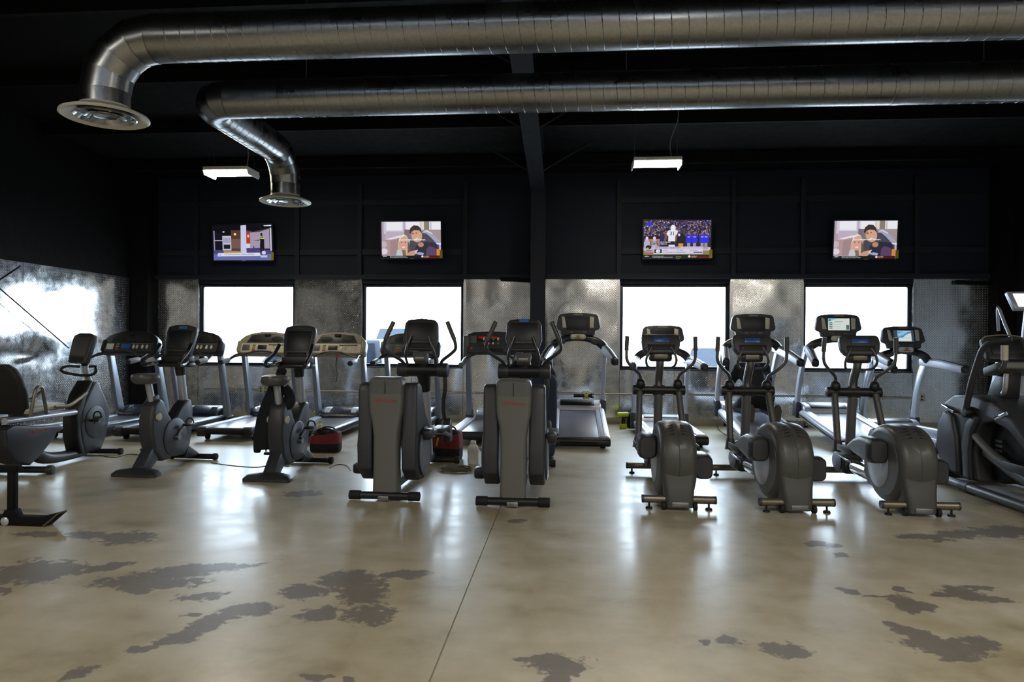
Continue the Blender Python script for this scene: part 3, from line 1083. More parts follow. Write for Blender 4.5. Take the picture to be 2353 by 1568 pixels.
def pic_street(P):
    P.rect(0, 0, 16, 9, '0d0c16')
    P.rect(0, 0, 16, 2.6, '4c4a80')
    P.poly([(0, 0), (0, 1.7), (5, 1.1), (16, 1.6), (16, 0)], '6870b0')
    P.rect(.1, 2.5, .45, 7.5, '8d88b0')
    P.rect(.45, 2.6, 2.4, 7.0, '14121c')
    P.rect(.1, 4.9, 2.5, 5.1, 'a8a6b8')
    P.rect(2.5, 2.5, 4.9, 6.2, 'c6c8dd')
    P.rect(2.8, 2.9, 4.6, 4.0, '1c1c2c')
    P.rect(2.7, 4.4, 4.7, 5.7, 'a4a8c4')
    P.rect(4.9, 2.6, 7.4, 7.6, '5c3c2c')
    P.rect(4.9, 3.0, 7.4, 5.4, '7a5a50')
    P.oval(6.0, 6.6, .35, .28, 'fff2a8')
    P.oval(2.9, 7.2, .3, .15, 'f2f0e0')
    P.poly([(9, 2.8), (9, 7.6), (11, 7.2), (15.4, 8.1), (15.4, 2.8)], '5d4a52')
    P.poly([(10, 3.0), (10, 7.0), (12.5, 7.1), (15.3, 7.9), (15.3, 3.0)], 'ad9cb4')
    P.rect(9.1, 4.3, 10.1, 7.0, 'c23a22')
    P.oval(9.6, 6.1, .28, .4, 'e8c8b8')
    P.rect(9.0, 3.1, 10.0, 4.2, 'dcdcf2')
    P.poly([(7.4, 1.6), (7.6, 8.8), (9.1, 8.9), (9.0, 1.7)], 'cfd0f0')
    P.poly([(13.8, 8.8), (15.9, 8.9), (15.9, 8.6), (14, 8.6)], 'e6e6f6')
    P.rect(15.5, 2.4, 15.9, 8.2, 'cccde0')
    P.poly([(9, 2.4), (9, 3.0), (14, 3.2), (14, 2.3)], '46427c')
    # policeman seen from behind, with a hi-vis collar
    P.oval(13.2, 6.5, .3, .42, '241a22')
    P.poly([(12.8, 2.1), (12.7, 3.6), (12.9, 5.7), (13.4, 6.0), (13.9, 5.6), (13.9, 3.6), (13.7, 2.1), (13.4, 2.1), (13.3, 3.2), (13.1, 2.1)], '14101c')
    P.poly([(12.9, 5.4), (13.1, 5.7), (13.8, 5.7), (13.95, 5.4)], 'b6f03a')
    P.poly([(10.8, 5.05), (12.4, 5.1), (12.9, 5.4), (12.9, 5.1), (12.3, 4.95)], '2a2028')
    P.oval(11.0, 3.3, .15, .3, '2c2838')
    P.poly([(2.8, 1.9), (7.7, 1.9), (7.7, 2.2), (2.8, 2.3)], 'd8a818')
    P.poly([(1.0, 1.0), (1.2, 1.8), (12.6, 1.9), (12.8, 1.1)], 'e6e6f6')
    P.oval(1.7, 1.4, .5, .5, 'd4c8f2')
    P.text(3.0, 1.45, .5, 'DUTCH POLICE PATROL CENTRAL STATION', '5c5c74', sx=.8)
    P.oval(13.7, 1.9, .55, .45, 'dcdcf0')
    P.rect(12.8, .7, 14.6, 1.2, 'c4c8e8')


def pic_football(P):
    P.rect(0, 0, 16, 9, '1c1526')
    rg = random.Random(5)
    cols = ['3a2c50', '6b5a7c', '94869e', '231a30', '2a2f8c', 'c8c0d4', '7a4c3c', '4f4468', 'a06a40', '171020', '3038c0', '8a7c98']
    P.k += 1
    for _ in range(1300):
        x, z = rg.uniform(0, 16), rg.uniform(4.9, 9)
        a, b = rg.uniform(.06, .17), rg.uniform(.07, .2)
        P.poly([(x - a, z - b), (x + a, z - b * .7), (x + a * .8, z + b), (x - a * .7, z + b)], rg.choice(cols), True)
        P.k += .008
    P.k = int(P.k) + 1
    P.oval(1.3, 8.2, .55, .6, '2026e8')
    P.rect(0, 2.0, 16, 4.9, '241a30')
    P.rect(0, 4.6, 6, 5.3, '171226')
    P.rect(.2, 2.6, 4.2, 4.6, 'c87a4a')
    P.rect(0, .8, 16, 2.4, '8a8a46')
    P.rect(0, 1.8, 16, 2.6, 'cfc6d4')
    for x, w in ((.8, .7), (2.6, .55)):                     # seated players
        P.poly([(x - w, 2.0), (x - w, 3.8), (x - .3, 4.5), (x + .3, 4.5), (x + w, 3.8), (x + w, 2.0)], 'b9b6dc')
        P.oval(x, 4.8, .33, .38, 'e4e2f4')
    P.poly([(3.8, 2.6), (3.9, 4.8), (4.4, 5.6), (5.0, 5.2), (5.1, 2.6)], '1f1a68')
    P.oval(4.3, 5.9, .28, .35, '4a3238')
    for x in (10.8, 12.2, 14.0, 14.9):                      # coaches in blue
        P.poly([(x - .4, 2.0), (x - .35, 3.8), (x + .35, 3.8), (x + .4, 2.0), (x + .08, 2.0), (x, 3.2), (x - .1, 2.0)], 'a59aa0')
        P.poly([(x - .65, 3.6), (x - .6, 5.1), (x - .25, 5.6), (x + .25, 5.6), (x + .6, 5.1), (x + .65, 3.6)], '2a2af0')
        P.oval(x, 5.95, .27, .36, '9a6c5c')
        P.rect(x - .3, 4.9, x + .3, 5.15, 'b0a8e0')
    # player in dark and yellow
    P.poly([(8.5, 1.8), (8.3, 3.6), (9.5, 3.6), (9.4, 1.8)], 'd89a28')
    P.poly([(8.2, 3.5), (8.0, 5.2), (8.7, 5.9), (9.6, 5.8), (10.1, 5.0), (9.7, 3.5)], '14121c')
    P.oval(9.2, 6.4, .5, .55, '3a3644')
    P.oval(8.5, 5.5, .25, .3, 'e4e0ec')
    # player in white, number 31
    P.poly([(6.0, 2.2), (6.0, 3.6), (7.4, 3.6), (7.6, 2.2)], 'e8e6f6')
    P.poly([(4.8, 4.0), (5.2, 5.9), (5.8, 6.2), (5.9, 5.8), (5.4, 4.2)], '7a5048')
    P.poly([(7.5, 4.0), (7.6, 5.8), (8.2, 5.9), (7.9, 4.2)], '7a5048')
    P.poly([(5.9, 3.2), (5.9, 5.2), (5.4, 5.8), (5.8, 6.5), (6.6, 6.8), (7.5, 6.8), (8.2, 6.4), (8.0, 5.8), (7.6, 5.3), (7.5, 3.2)], 'f0eefa')
    P.oval(7.0, 7.2, .62, .72, 'f4f2fc')
    P.text(6.85, 5.85, 1.25, '31', '2c2a5a', 'CENTER', .95)
    P.rect(1.6, 3.2, 7.5, 4.0, '14121c')
    P.text(1.7, 3.78, .4, "OPENERS FOR THE PITTSBURGH", 'e4e4e8', sx=.82)
    P.text(1.7, 3.38, .4, "THEY LEAD THE SERIES 3-2", 'e4e4e8', sx=.82)
    P.rect(2.4, 1.0, 14.2, 2.75, 'ded8ea')
    P.rect(2.4, 2.2, 14.2, 2.75, 'cfc4dc')
    P.text(2.8, 2.45, .48, 'Patriots at Steelers - Sunday, 4:25 ET', '5a4a78', sx=.85)
    P.rect(2.6, 1.2, 4.4, 2.1, '1c1a24')
    P.oval(3.5, 1.65, .55, .42, 'f2f0f4')
    P.poly([(3.5, 1.7), (3.6, 1.82), (3.5, 1.94), (3.4, 1.82)], 'd8b840')
    P.poly([(3.68, 1.53), (3.78, 1.65), (3.68, 1.77), (3.58, 1.65)], 'b83030')
    P.poly([(3.5, 1.34), (3.6, 1.46), (3.5, 1.58), (3.4, 1.46)], '3848a8')
    for x, l in ((4.7, 'Steelers'), (8.0, 'Tom Brady'), (11.0, 'Chris Boswell')):
        P.text(x, 1.85, .4, l, '7c78b0', sx=.85)
    P.rect(4.5, 1.2, 14.1, 1.5, 'c9d0ee')
    P.rect(12.0, 1.2, 14.1, 1.5, '3a5aa8')
    P.text(4.6, 1.35, .3, '5-1  3-2  WIN  LAST 5  W  HOME AND AWAY', '3c4c94', sx=.9)
    P.rect(.5, 1.0, 2.2, 2.2, 'bfbccf')
    P.rect(.5, 1.05, 2.2, 1.4, 'c23a3a')
    P.rect(.6, 1.6, 2.0, 1.9, '6a6880')
    P.oval(1.2, 2.6, .7, .5, '1a1824')
    P.oval(1.0, 2.35, .3, .15, 'd8b820')
    ticker(P, 'Bell (ankle) questionable')
    P.text(7.8, .25, .3, 'LIVE NOW', '9ad83a', sx=.9)


def tv(px0, px1, pyt, pyb, draw, label, tilt=5):
    Y = WALL_Y - 0.20
    a, b = at_y(px0, (pyt + pyb) / 2, Y), at_y(px1, (pyt + pyb) / 2, Y)
    zt, zb_ = at_y((px0 + px1) / 2, pyt, Y).z, at_y((px0 + px1) / 2, pyb, Y).z
    w, h = b.x - a.x, zt - zb_
    t = thing('wall_television', label, 'television', ((a.x + b.x) / 2, Y, (zt + zb_) / 2), 0, 'televisions above the windows', rx=tilt)
    f = MB()
    bz = 0.022
    f.box((0, 0.03, 0), (w + 2 * bz, 0.05, h + 2 * bz), 0.006)
    f.box((0, 0.075, 0), (w * .6, 0.05, h * .6), 0.02)
    f.build('case', 'black_plastic', t)
    be = MB()
    for s in (-1, 1):
        be.box((s * (w / 2 + bz / 2), 0.0, 0), (bz, 0.02, h + 2 * bz), 0.003)
    be.box((0, 0, h / 2 + bz / 2), (w, 0.02, bz), 0.003)
    be.box((0, 0, -h / 2 - bz / 2), (w, 0.02, bz), 0.003)
    be.build('bezel', 'black_plastic', t)
    P = Pic(w, h)
    draw(P)
    P.build('screen', t).location = (0, 0.004, 0)
    box('sticker', (w / 2 + 0.006, -0.013, -h / 2 + h * 0.11), (0.05, 0.003, h * 0.22), 'yellow', t)
    box('badge', (0.02, -0.0115, -h / 2 - bz / 2), (0.07, 0.003, 0.009), 'cream_plastic', t)
    br = MB()
    br.box((0, 0.12, 0), (0.30, 0.05, 0.08), 0.005)
    br.box((0, 0.175, 0.01), (0.5, 0.015, 0.35), 0.004, (-tilt, 0, 0))
    br.build('wall_bracket', 'black_plastic', t)


tv(490, 625, 517, 598, pic_street, 'wall television showing a policeman beside a white pillar')
tv(877, 1013, 510, 593, pic_couch, 'wall television showing a couch scene, left of the steel column')
tv(1479, 1633, 507, 593, pic_football, 'wall television showing a football player in white')
tv(1916, 2061, 508, 594, pic_couch, 'wall television showing a couch scene, at far right')

# ------------------------------------------------------------------ treadmills with wide consoles between the uprights (left half)
def treadmill_wide(loc, rz, label, look='black', key=False, group='treadmills in a row before the windows'):
    t = thing('treadmill', label, 'treadmill', loc, rz, group)
    face = {'black': 'charcoal', 'cream': 'cream_plastic', 'grey': 'mid_grey'}[look]
    hood = {'black': 'black_plastic', 'cream': 'cream_dark', 'grey': 'charcoal'}[look]
    f = MB()
    f.box((0, -.02, .135), (.78, 1.9, .085), .015)
    f.box((0, .55, .08), (.60, .5, .06), .02)
    f.build('frame', 'deck_dark', t)
    box('belt', (0, -.12, .182), (.52, 1.72, .016), 'belt', t, .004)
    for s in (-1, 1):
        MB().prism([(s * .265, .172), (s * .40, .172), (s * .41, .19), (s * .385, .208), (s * .28, .206)], -.99, .62, 'y', .006).build('side_rail', 'upright_grey', t)
        box('end_cap', (s * .335, -.985, .125), (.15, .07, .12), 'black_plastic', t, .025)
        w = MB()
        w.cyl((s * .33, -.80, .045), (s * .37, -.80, .045), .045, n=14)
        w.build('foot', 'rubber', t)
        w = MB().cyl((s * .33, .85, .04), (s * .37, .85, .04), .04, n=14)
        w.build('transport_wheel', 'rubber', t)
    MB().cyl((-.28, -.99, .14), (.28, -.99, .14), .045, n=14).build('rear_roller', 'rubber', t)
    mc = MB().prism([(.44, .18), (.47, .24), (.60, .325), (.82, .345), (.96, .28), (1.0, .09), (.46, .09)], -.335, .335, 'x', .03, 3).build('motor_cover', 'navy_cover', t)
    for s in (-1, 1):
        MB().prism([(.455, .215), (.59, .337), (.70, .345), (.56, .215)], s * .22 - .045, s * .22 + .045, 'x', .008).build('cover_panel', 'silver_light' if look != 'black' else 'shroud_grey', mc)
    for s in (-1, 1):
        u = MB().prism([(.62, .06), (.79, .06), (.43, 1.36), (.33, 1.36)], s * .405 - .035, s * .405 + .035, 'x', .014).build('upright', 'upright_grey', t)
        box('upright_boot', (s * .405, .70, .11), (.10, .24, .14), 'black_plastic', u, .02)
        h = tube('handrail', [(s * .40, .34, 1.20), (s * .41, .16, 1.20), (s * .43, -.02, 1.14), (s * .43, -.28, 1.10)], .022, 'black_plastic', t, 10, 4)
        MB().cyl((s * .43, -.06, 1.128), (s * .43, -.29, 1.098), .042, .042, 16, .008).build('grip', 'grip_grey', h)
        MB().cyl((s * .43, -.29, 1.098), (s * .43, -.32, 1.094), .044, .036, 16, .008).build('grip_end', 'black_plastic', h)
    tube('safety_bar', [(-.41, .08, 1.17), (-.30, .12, 1.20), (-.15, .16, 1.25), (0, .17, 1.265), (.15, .16, 1.25), (.30, .12, 1.20), (.41, .08, 1.17)], .014, 'charcoal', t, 8, 3)
    # console, its face tilted towards the runner
    out = [(-.46, -.06), (.46, -.06), (.475, -.01), (.475, .13), (.45, .20), (.38, .265), (.27, .31), (.12, .335), (-.12, .335), (-.27, .31), (-.38, .265), (-.45, .20), (-.475, .13), (-.475, -.01)]
    c = MB().prism(out, -.03, .11, 'y', .022, 3).build('console', hood, t, (0, .32, 1.26), (-24, 0, 0))
    for s in (-1, 1):
        MB().prism(rrect(.07, .2, .03, 4, s * .445, .07), -.045, .08, 'y', .012).build('console_cheek', 'cream_dark' if look == 'cream' else hood, c)
    MB().prism(rrect(.82, .155, .02, 4, 0, .04), -.042, .0, 'y', .006).build('control_panel', face, c)
    MB().prism([(-.34, .135), (.34, .135), (.27, .27), (.1, .295), (-.1, .295), (-.27, .27)], -.036, .0, 'y', .01).build('reading_rack', 'charcoal' if look != 'black' else 'soft_black', c)
    for s in (-1, 1):
        MB().prism(oval(.10, .05, 16, s * .17, .20), -.040, -.03, 'y', .003).build('cup_recess', 'soft_black', c)
    box('display', (-.05, -.045, .05), (.15, .008, .075), 'screen_off' if look != 'black' else 'display_blue', c, .002)
    box('label_plate', (-.32, -.045, .045), (.12, .008, .10), 'button_white' if look == 'black' else 'mid_grey', c, .002)
    cols = ['button_green', 'button_amber', 'button_red', 'lcd_green']
    for k in range(3):
        box('button', (-.19, -.046, .085 - .04 * k), (.05, .010, .026), ['button_green', 'button_amber', 'button_red'][k], c, .003)
    for k, x in enumerate((.09, .15, .24, .32)):
        MB().prism(oval(.020, .036, 12, x, .045), -.050, -.04, 'y', .002).build('button', 'button_white' if k % 2 == 0 else 'light_panel', c)
    box('button', (0.2, -.046, .095), (.3, .010, .018), 'lcd_green' if look != 'black' else 'mid_grey', c, .002)
    box('brand_plate', (0.0, -.05, .27), (.10, .02, .035), 'soft_black', c, .006)
    if key:
        k_ = box('safety_key', (.06, .19, 1.19), (.035, .03, .05), 'button_red', t, .006)
        tube('lanyard', [(.06, .18, 1.17), (.05, .17, 1.05), (.07, .17, .90), (.05, .17, .78)], .006, 'rubber', k_, 6, 4)
    return t


# grey machine with a boxy console and a row of keys
def treadmill_boxy(loc, rz, label, group='treadmills in a row before the windows'):
    t = thing('treadmill', label, 'treadmill', loc, rz, group)
    f = MB()
    f.box((0, -.02, .13), (.80, 1.9, .10), .02)
    f.build('frame', 'deck_dark', t)
    box('belt', (0, -.12, .185), (.52, 1.74, .016), 'belt', t, .004)
    for s in (-1, 1):
        r_ = MB().box((s * .345, -.08, .19), (.15, 1.80, .05), .012)
        r_.build('side_rail', 'silver_light', t)
        for q in (-1, 0, 1):
            box('rail_groove', (s * .345 + q * .035, -.08, .2145), (.010, 1.74, .004), 'upright_grey', t)
        box('foot', (s * .33, -.85, .04), (.07, .09, .08), 'rubber', t, .01)
        box('foot', (s * .33, .80, .04), (.07, .09, .08), 'rubber', t, .01)
    box('rear_cover', (0, -.985, .12), (.72, .05, .075), 'black_plastic', t, .015)
    MB().prism([(.46, .18), (.49, .25), (.62, .33), (.86, .34), (.98, .26), (1.0, .08), (.46, .08)], -.27, .27, 'x', .03, 3).build('motor_cover', 'grey_sky_sheen', t)
    for s in (-1, 1):
        u = MB().prism([(.60, .16), (.74, .16), (.48, 1.42), (.36, 1.42)], s * .385 - .042, s * .385 + .042, 'x', .016).build('upright', 'upright_grey', t)
        MB().prism([(.56, .2), (.80, .2), (.75, .33), (.62, .33)], s * .385 - .055, s * .385 + .055, 'x', .014).build('upright_boot', 'charcoal', u)
        MB().prism(rrect(.14, .34, .05, 5, .40, 1.36), s * .40 - .05, s * .40 + .05, 'x', .02).build('console_cheek', 'mid_grey', t)
        h = tube('handrail', [(s * .38, .36, 1.20), (s * .37, .12, 1.17), (s * .39, -.10, 1.10)], .026, 'charcoal', t, 10, 4)
        tube('grip', [(s * .372, .06, 1.155), (s * .39, -.10, 1.10), (s * .39, -.26, 1.09)], .036, 'mid_grey', h, 12, 3)
        tube('centre_bar', [(s * .37, .16, 1.18), (s * .24, .22, 1.24), (s * .10, .25, 1.27), (0, .25, 1.275)], .018, 'charcoal', t, 8, 4)
    c = MB().prism([(-.39, -.05), (.39, -.05), (.39, .26), (.30, .30), (.0, .315), (-.30, .30), (-.39, .26)], -.03, .10, 'y', .02, 3).build('console', 'charcoal', t, (0, .34, 1.30), (-20, 0, 0))
    box('display', (-.05, -.032, .15), (.34, .010, .16), 'screen_off', c, .004)
    for x in (-.15, .02):
        box('digit_window', (x, -.039, .205), (.12, .006, .035), 'led_red', c, .001)
    for i in range(4):
        for j in range(2):
            MB().prism(oval(.017, .017 + .01 * j, 10, -.12 + .075 * i, .105 + .075 * j), -.046, -.034, 'y', .002).build('button', 'button_white' if (i + j) % 3 else 'button_green', c)
    MB().prism(oval(.022, .022, 12, -.31, .02), -.05, -.03, 'y', .003).build('stop_button', 'button_red', c)
    box('label_plate', (-.29, -.034, .17), (.11, .008, .12), 'mid_grey', c, .002)
    box('tray', (.06, -.034, -.0), (.26, .03, .05), 'soft_black', c, .012)
    return t


# newer machines with an arched handlebar and a raised screen (right half)
def treadmill_arch(loc, rz, label, screen='off', incline=0.0, group='treadmills in a row before the windows'):
    t = thing('treadmill', label, 'treadmill', loc, rz, group, rx=incline)
    f = MB()
    f.box((0, -.02, .115), (.74, 1.9, .09), .015)
    f.build('frame', 'deck_dark', t)
    box('belt', (0, -.15, .168), (.54, 1.66, .016), 'grey_sky_sheen', t, .004)
    for s in (-1, 1):
        r_ = MB().prism([(s * .275, .15), (s * .275, .188), (s * .30, .197), (s * .39, .192), (s * .425, .165), (s * .425, .09), (s * .39, .07)], -.97, .66, 'y', .008).build('side_rail', 'silver_light', t)
        box('rail_groove', (s * .345, -.15, .1955), (.012, 1.55, .004), 'gun_metal', r_)
        box('rail_stripe', (s * .4265, -.1, .12), (.004, 1.5, .03), 'gun_metal', r_)
        box('foot', (s * .33, -.86, .035), (.07, .10, .07), 'rubber', t, .012)
    rc = MB().prism([(-1.03, .08), (-1.03, .13), (-1.0, .165), (-.93, .17), (-.93, .04), (-.99, .045)], -.43, .43, 'x', .022, 3).build('rear_cover', 'black_plastic', t)
    box('cover_slot', (0, -1.028, .115), (.5, .012, .03), 'rubber', rc, .004)
    mc = MB().prism([(.55, .16), (.59, .235), (.68, .27), (.90, .265), (1.0, .20), (1.02, .08), (.56, .07)], -.375, .375, 'x', .03, 3).build('motor_cover', 'silver_light', t)
    MB().prism([(.60, .245), (.68, .279), (.86, .277), (.86, .26), (.6, .2)], -.27, .27, 'x', .01).build('cover_tray', 'black_plastic', mc)
    for s in (-1, 1):
        fr = [(.87, .12), (.855, .40), (.80, .68), (.70, .95), (.60, 1.16), (.56, 1.22)]
        bk = [(.46, 1.20), (.50, 1.10), (.60, .90), (.69, .65), (.735, .40), (.74, .12)]
        u = MB().prism(fr + bk, s * .415 - .03, s * .415 + .03, 'x', .014).build('upright', 'silver_paint', t)
        MB().prism([(p[0] - .01, p[1]) for p in fr[1:]][::-1][::-1] + [(p[0] + .03, p[1]) for p in fr[1:]][::-1], s * .415 - .022, s * .415 + .022, 'x', .006).build('upright_edge', 'charcoal', u)
        MB().prism([(.70, .05), (.90, .05), (.885, .30), (.72, .30)], s * .415 - .042, s * .415 + .042, 'x', .016).build('upright_boot', 'shroud_grey', u)
        a = MB().loft([[(s * xx + dx, y, z + dz) for dx, dz in rrect(w, h, .02, 3)] for (y, z, xx, w, h) in
                       ((.58, 1.165, .385, .10, .10), (.42, 1.165, .41, .105, .12), (.18, 1.14, .455, .105, .12), (-.04, 1.105, .495, .10, .11), (-.18, 1.08, .52, .095, .10))])
        ao = a.build('arm', 'silver_light', t)
        MB().loft([[(s * xx + dx, y, z + dz) for dx, dz in rrect(w, h, .03, 3)] for (y, z, xx, w, h) in ((-.165, 1.082, .518, .103, .108), (-.20, 1.075, .525, .10, .10), (-.215, 1.073, .528, .07, .07))]).build('arm_cap', 'black_plastic', ao)
        MB().loft([[(s * xx + dx, y, z + dz) for dx, dz in rrect(.052, .02, .008, 3)] for (y, z, xx) in ((.54, 1.215, .39), (.42, 1.224, .41), (.18, 1.199, .455), (-.04, 1.159, .495), (-.16, 1.132, .516))]).build('arm_pad', 'charcoal', ao)
        MB().tube([(s * .41, .50, 1.13), (s * .40, .47, 1.19), (s * .33, .45, 1.26), (s * .20, .44, 1.315), (s * .06, .44, 1.335), (0, .44, 1.335)], [.055, .075, .075, .064, .058, .058], 12, 4, (1.0, .8)).build('crossbar', 'black_plastic', t)
        box('cup_holder', (s * .24, .39, 1.275), (.11, .06, .07), 'charcoal', t, .02, (0, s * 25, 0))
    po = MB().prism(rrect(.235, .075, .035, 6), -.02, .03, 'y', .012, 3).build('control_pod', 'light_panel', t, (0, .375, 1.36), (-14, 0, 0))
    for x, m_ in ((-.07, 'button_white'), (0, 'button_green'), (.07, 'button_white')):
        box('button', (x, -.022, .008), (.045, .012, .03), m_, po, .004)
    box('stop_button', (0, -.022, -.024), (.10, .014, .016), 'button_red', po, .004)
    MB().box((0, .45, 1.39), (.22, .07, .12), .02).build('neck', 'charcoal', t)
    out = [(-.25, -.175), (.25, -.175), (.265, -.10), (.325, -.075), (.335, -.04), (.305, .115), (.27, .15), (.12, .168), (-.12, .168), (-.27, .15), (-.305, .115), (-.335, -.04), (-.325, -.075), (-.265, -.10)]
    c = MB().prism(out, -.03, .045, 'y', .014, 3).build('console', 'charcoal', t, (0, .46, 1.545), (-12, 0, 0))
    MB().prism(rrect(.355, .215, .01, 3, 0, .012), -.036, -.02, 'y', .003).build('screen_bezel', 'black_plastic', c)
    if screen == 'off':
        box('screen', (0, -.037, .012), (.31, .006, .18), 'screen_off', c, .001)
    else:
        P = Pic(.31, .18)
        if screen == 'menu':
            P.rect(0, 0, 16, 9, 'd5dfd8')
            P.poly([(0, 6), (0, 9), (7, 9), (2.5, 7.5)], '7cc4d8')
            P.poly([(0, 5), (0, 6.5), (3, 7.5), (8, 9), (9.5, 9), (4, 7)], 'b8dfe0')
            P.rect(.6, 7, 2.2, 8.2, '2a6c7c')
            for k in range(4):
                P.rect(.8, 5.2 - 1.3 * k, 3.2, 5.9 - 1.3 * k, '3c5a60')
                P.rect(3.6, 5.4 - 1.3 * k, 9, 5.6 - 1.3 * k, 'a8b8b0')
            P.rect(5, 6.3, 11, 6.7, '7c9a94')
            P.rect(13.4, .5, 15.6, 4, '4a6468')
        else:
            P.rect(0, 0, 16, 9, '3d4654')
            P.rect(3, .4, 14, 8.6, 'c3d0da')
            P.rect(3, 3.2, 14, 8.0, '4f92c4')
            P.poly([(3, 4), (3, 6.5), (8, 8), (12, 8), (7, 5)], '8cc6e0')
            P.poly([(7, 3.2), (10, 5.6), (14, 7), (14, 3.2)], 'd4e4e8')
            P.rect(3.6, 1.0, 13.4, 2.6, 'e2e6e0')
        P.build('screen', c).location = (0, -.0372, .012)
    for s in (-1, 1):
        MB().prism([(s * .205 - .03, -.06), (s * .205 + .03, -.06), (s * .225 + .018, .10), (s * .215 - .035, .115)], -.037, -.02, 'y', .003).build('speaker_panel', 'light_panel', c)
        box('button', (s * .10, -.033, -.125), (.06, .01, .022), 'mid_grey', c, .003)
    box('button', (0, -.033, -.125), (.10, .01, .03), 'shroud_grey', c, .003)
    text('logo', 'LifeFitness', .034, 'light_panel', c, (0, -.0315, .142), (90, 0, 0), .25)
    if incline:
        a = math.tan(R(incline))
        for s in (-1, 1):
            z = -a * (.80 + .0) - .02
            MB().tube([(s * .28, .45, .10), (s * .28, .78, z + .05)], .022, 8).build('lift_leg', 'gun_metal', t)
            MB().cyl((s * .25, .78, z + .045), (s * .31, .78, z + .045), .04, n=14).build('lift_wheel', 'rubber', t)
    return t


def place_tm(x, ynear):
    return (x, ynear + 1.0, 0)


treadmill_wide(place_tm(-7.06, 9.15), -2, 'black console treadmill at far left beside the metal clad side wall', 'black')
treadmill_wide(place_tm(-5.98, 9.15), 0, 'black console treadmill half hidden behind the left upright bike', 'black')
treadmill_wide(place_tm(-4.84, 9.30), 0, 'cream console treadmill in front of the leftmost window', 'cream')
treadmill_wide(place_tm(-3.68, 9.30), 0, 'cream console treadmill with red key clip before the plate wall', 'cream', True)
treadmill_wide(place_tm(-2.52, 9.45), 0, 'grey treadmill mostly hidden behind the left covered cross trainer', 'grey')
treadmill_boxy(place_tm(-1.20, 9.35), 0, 'grey boxy console treadmill with red digits, left of the steel column')


def incl(x, ynear, deg):
    # keeps the rear foot on the floor when the deck is raised at the front
    py, pz = -.88, .0
    a = R(deg)
    return (x, ynear + 1.0 + py - (py * math.cos(a) - pz * math.sin(a)), -(py * math.sin(a) + pz * math.cos(a)) + .0)


treadmill_arch(incl(.155, 9.25, 8.0), 0, 'inclined treadmill with dark screen, right of the steel column', 'off', 8.0)
treadmill_arch(place_tm(1.49, 9.45), 0, 'flat treadmill with its screen seen against the third window', 'off')
treadmill_arch(incl(2.80, 9.40, 8.0), 0, 'inclined treadmill with a person kneeling on its deck', 'off', 8.0)
treadmill_arch(incl(4.03, 9.35, 8.0), 0, 'inclined treadmill with lit menu screen before the rightmost window', 'menu', 8.0)
treadmill_arch(place_tm(5.12, 9.35), 7, 'flat treadmill with blue lit screen at right end of the row', 'blue')


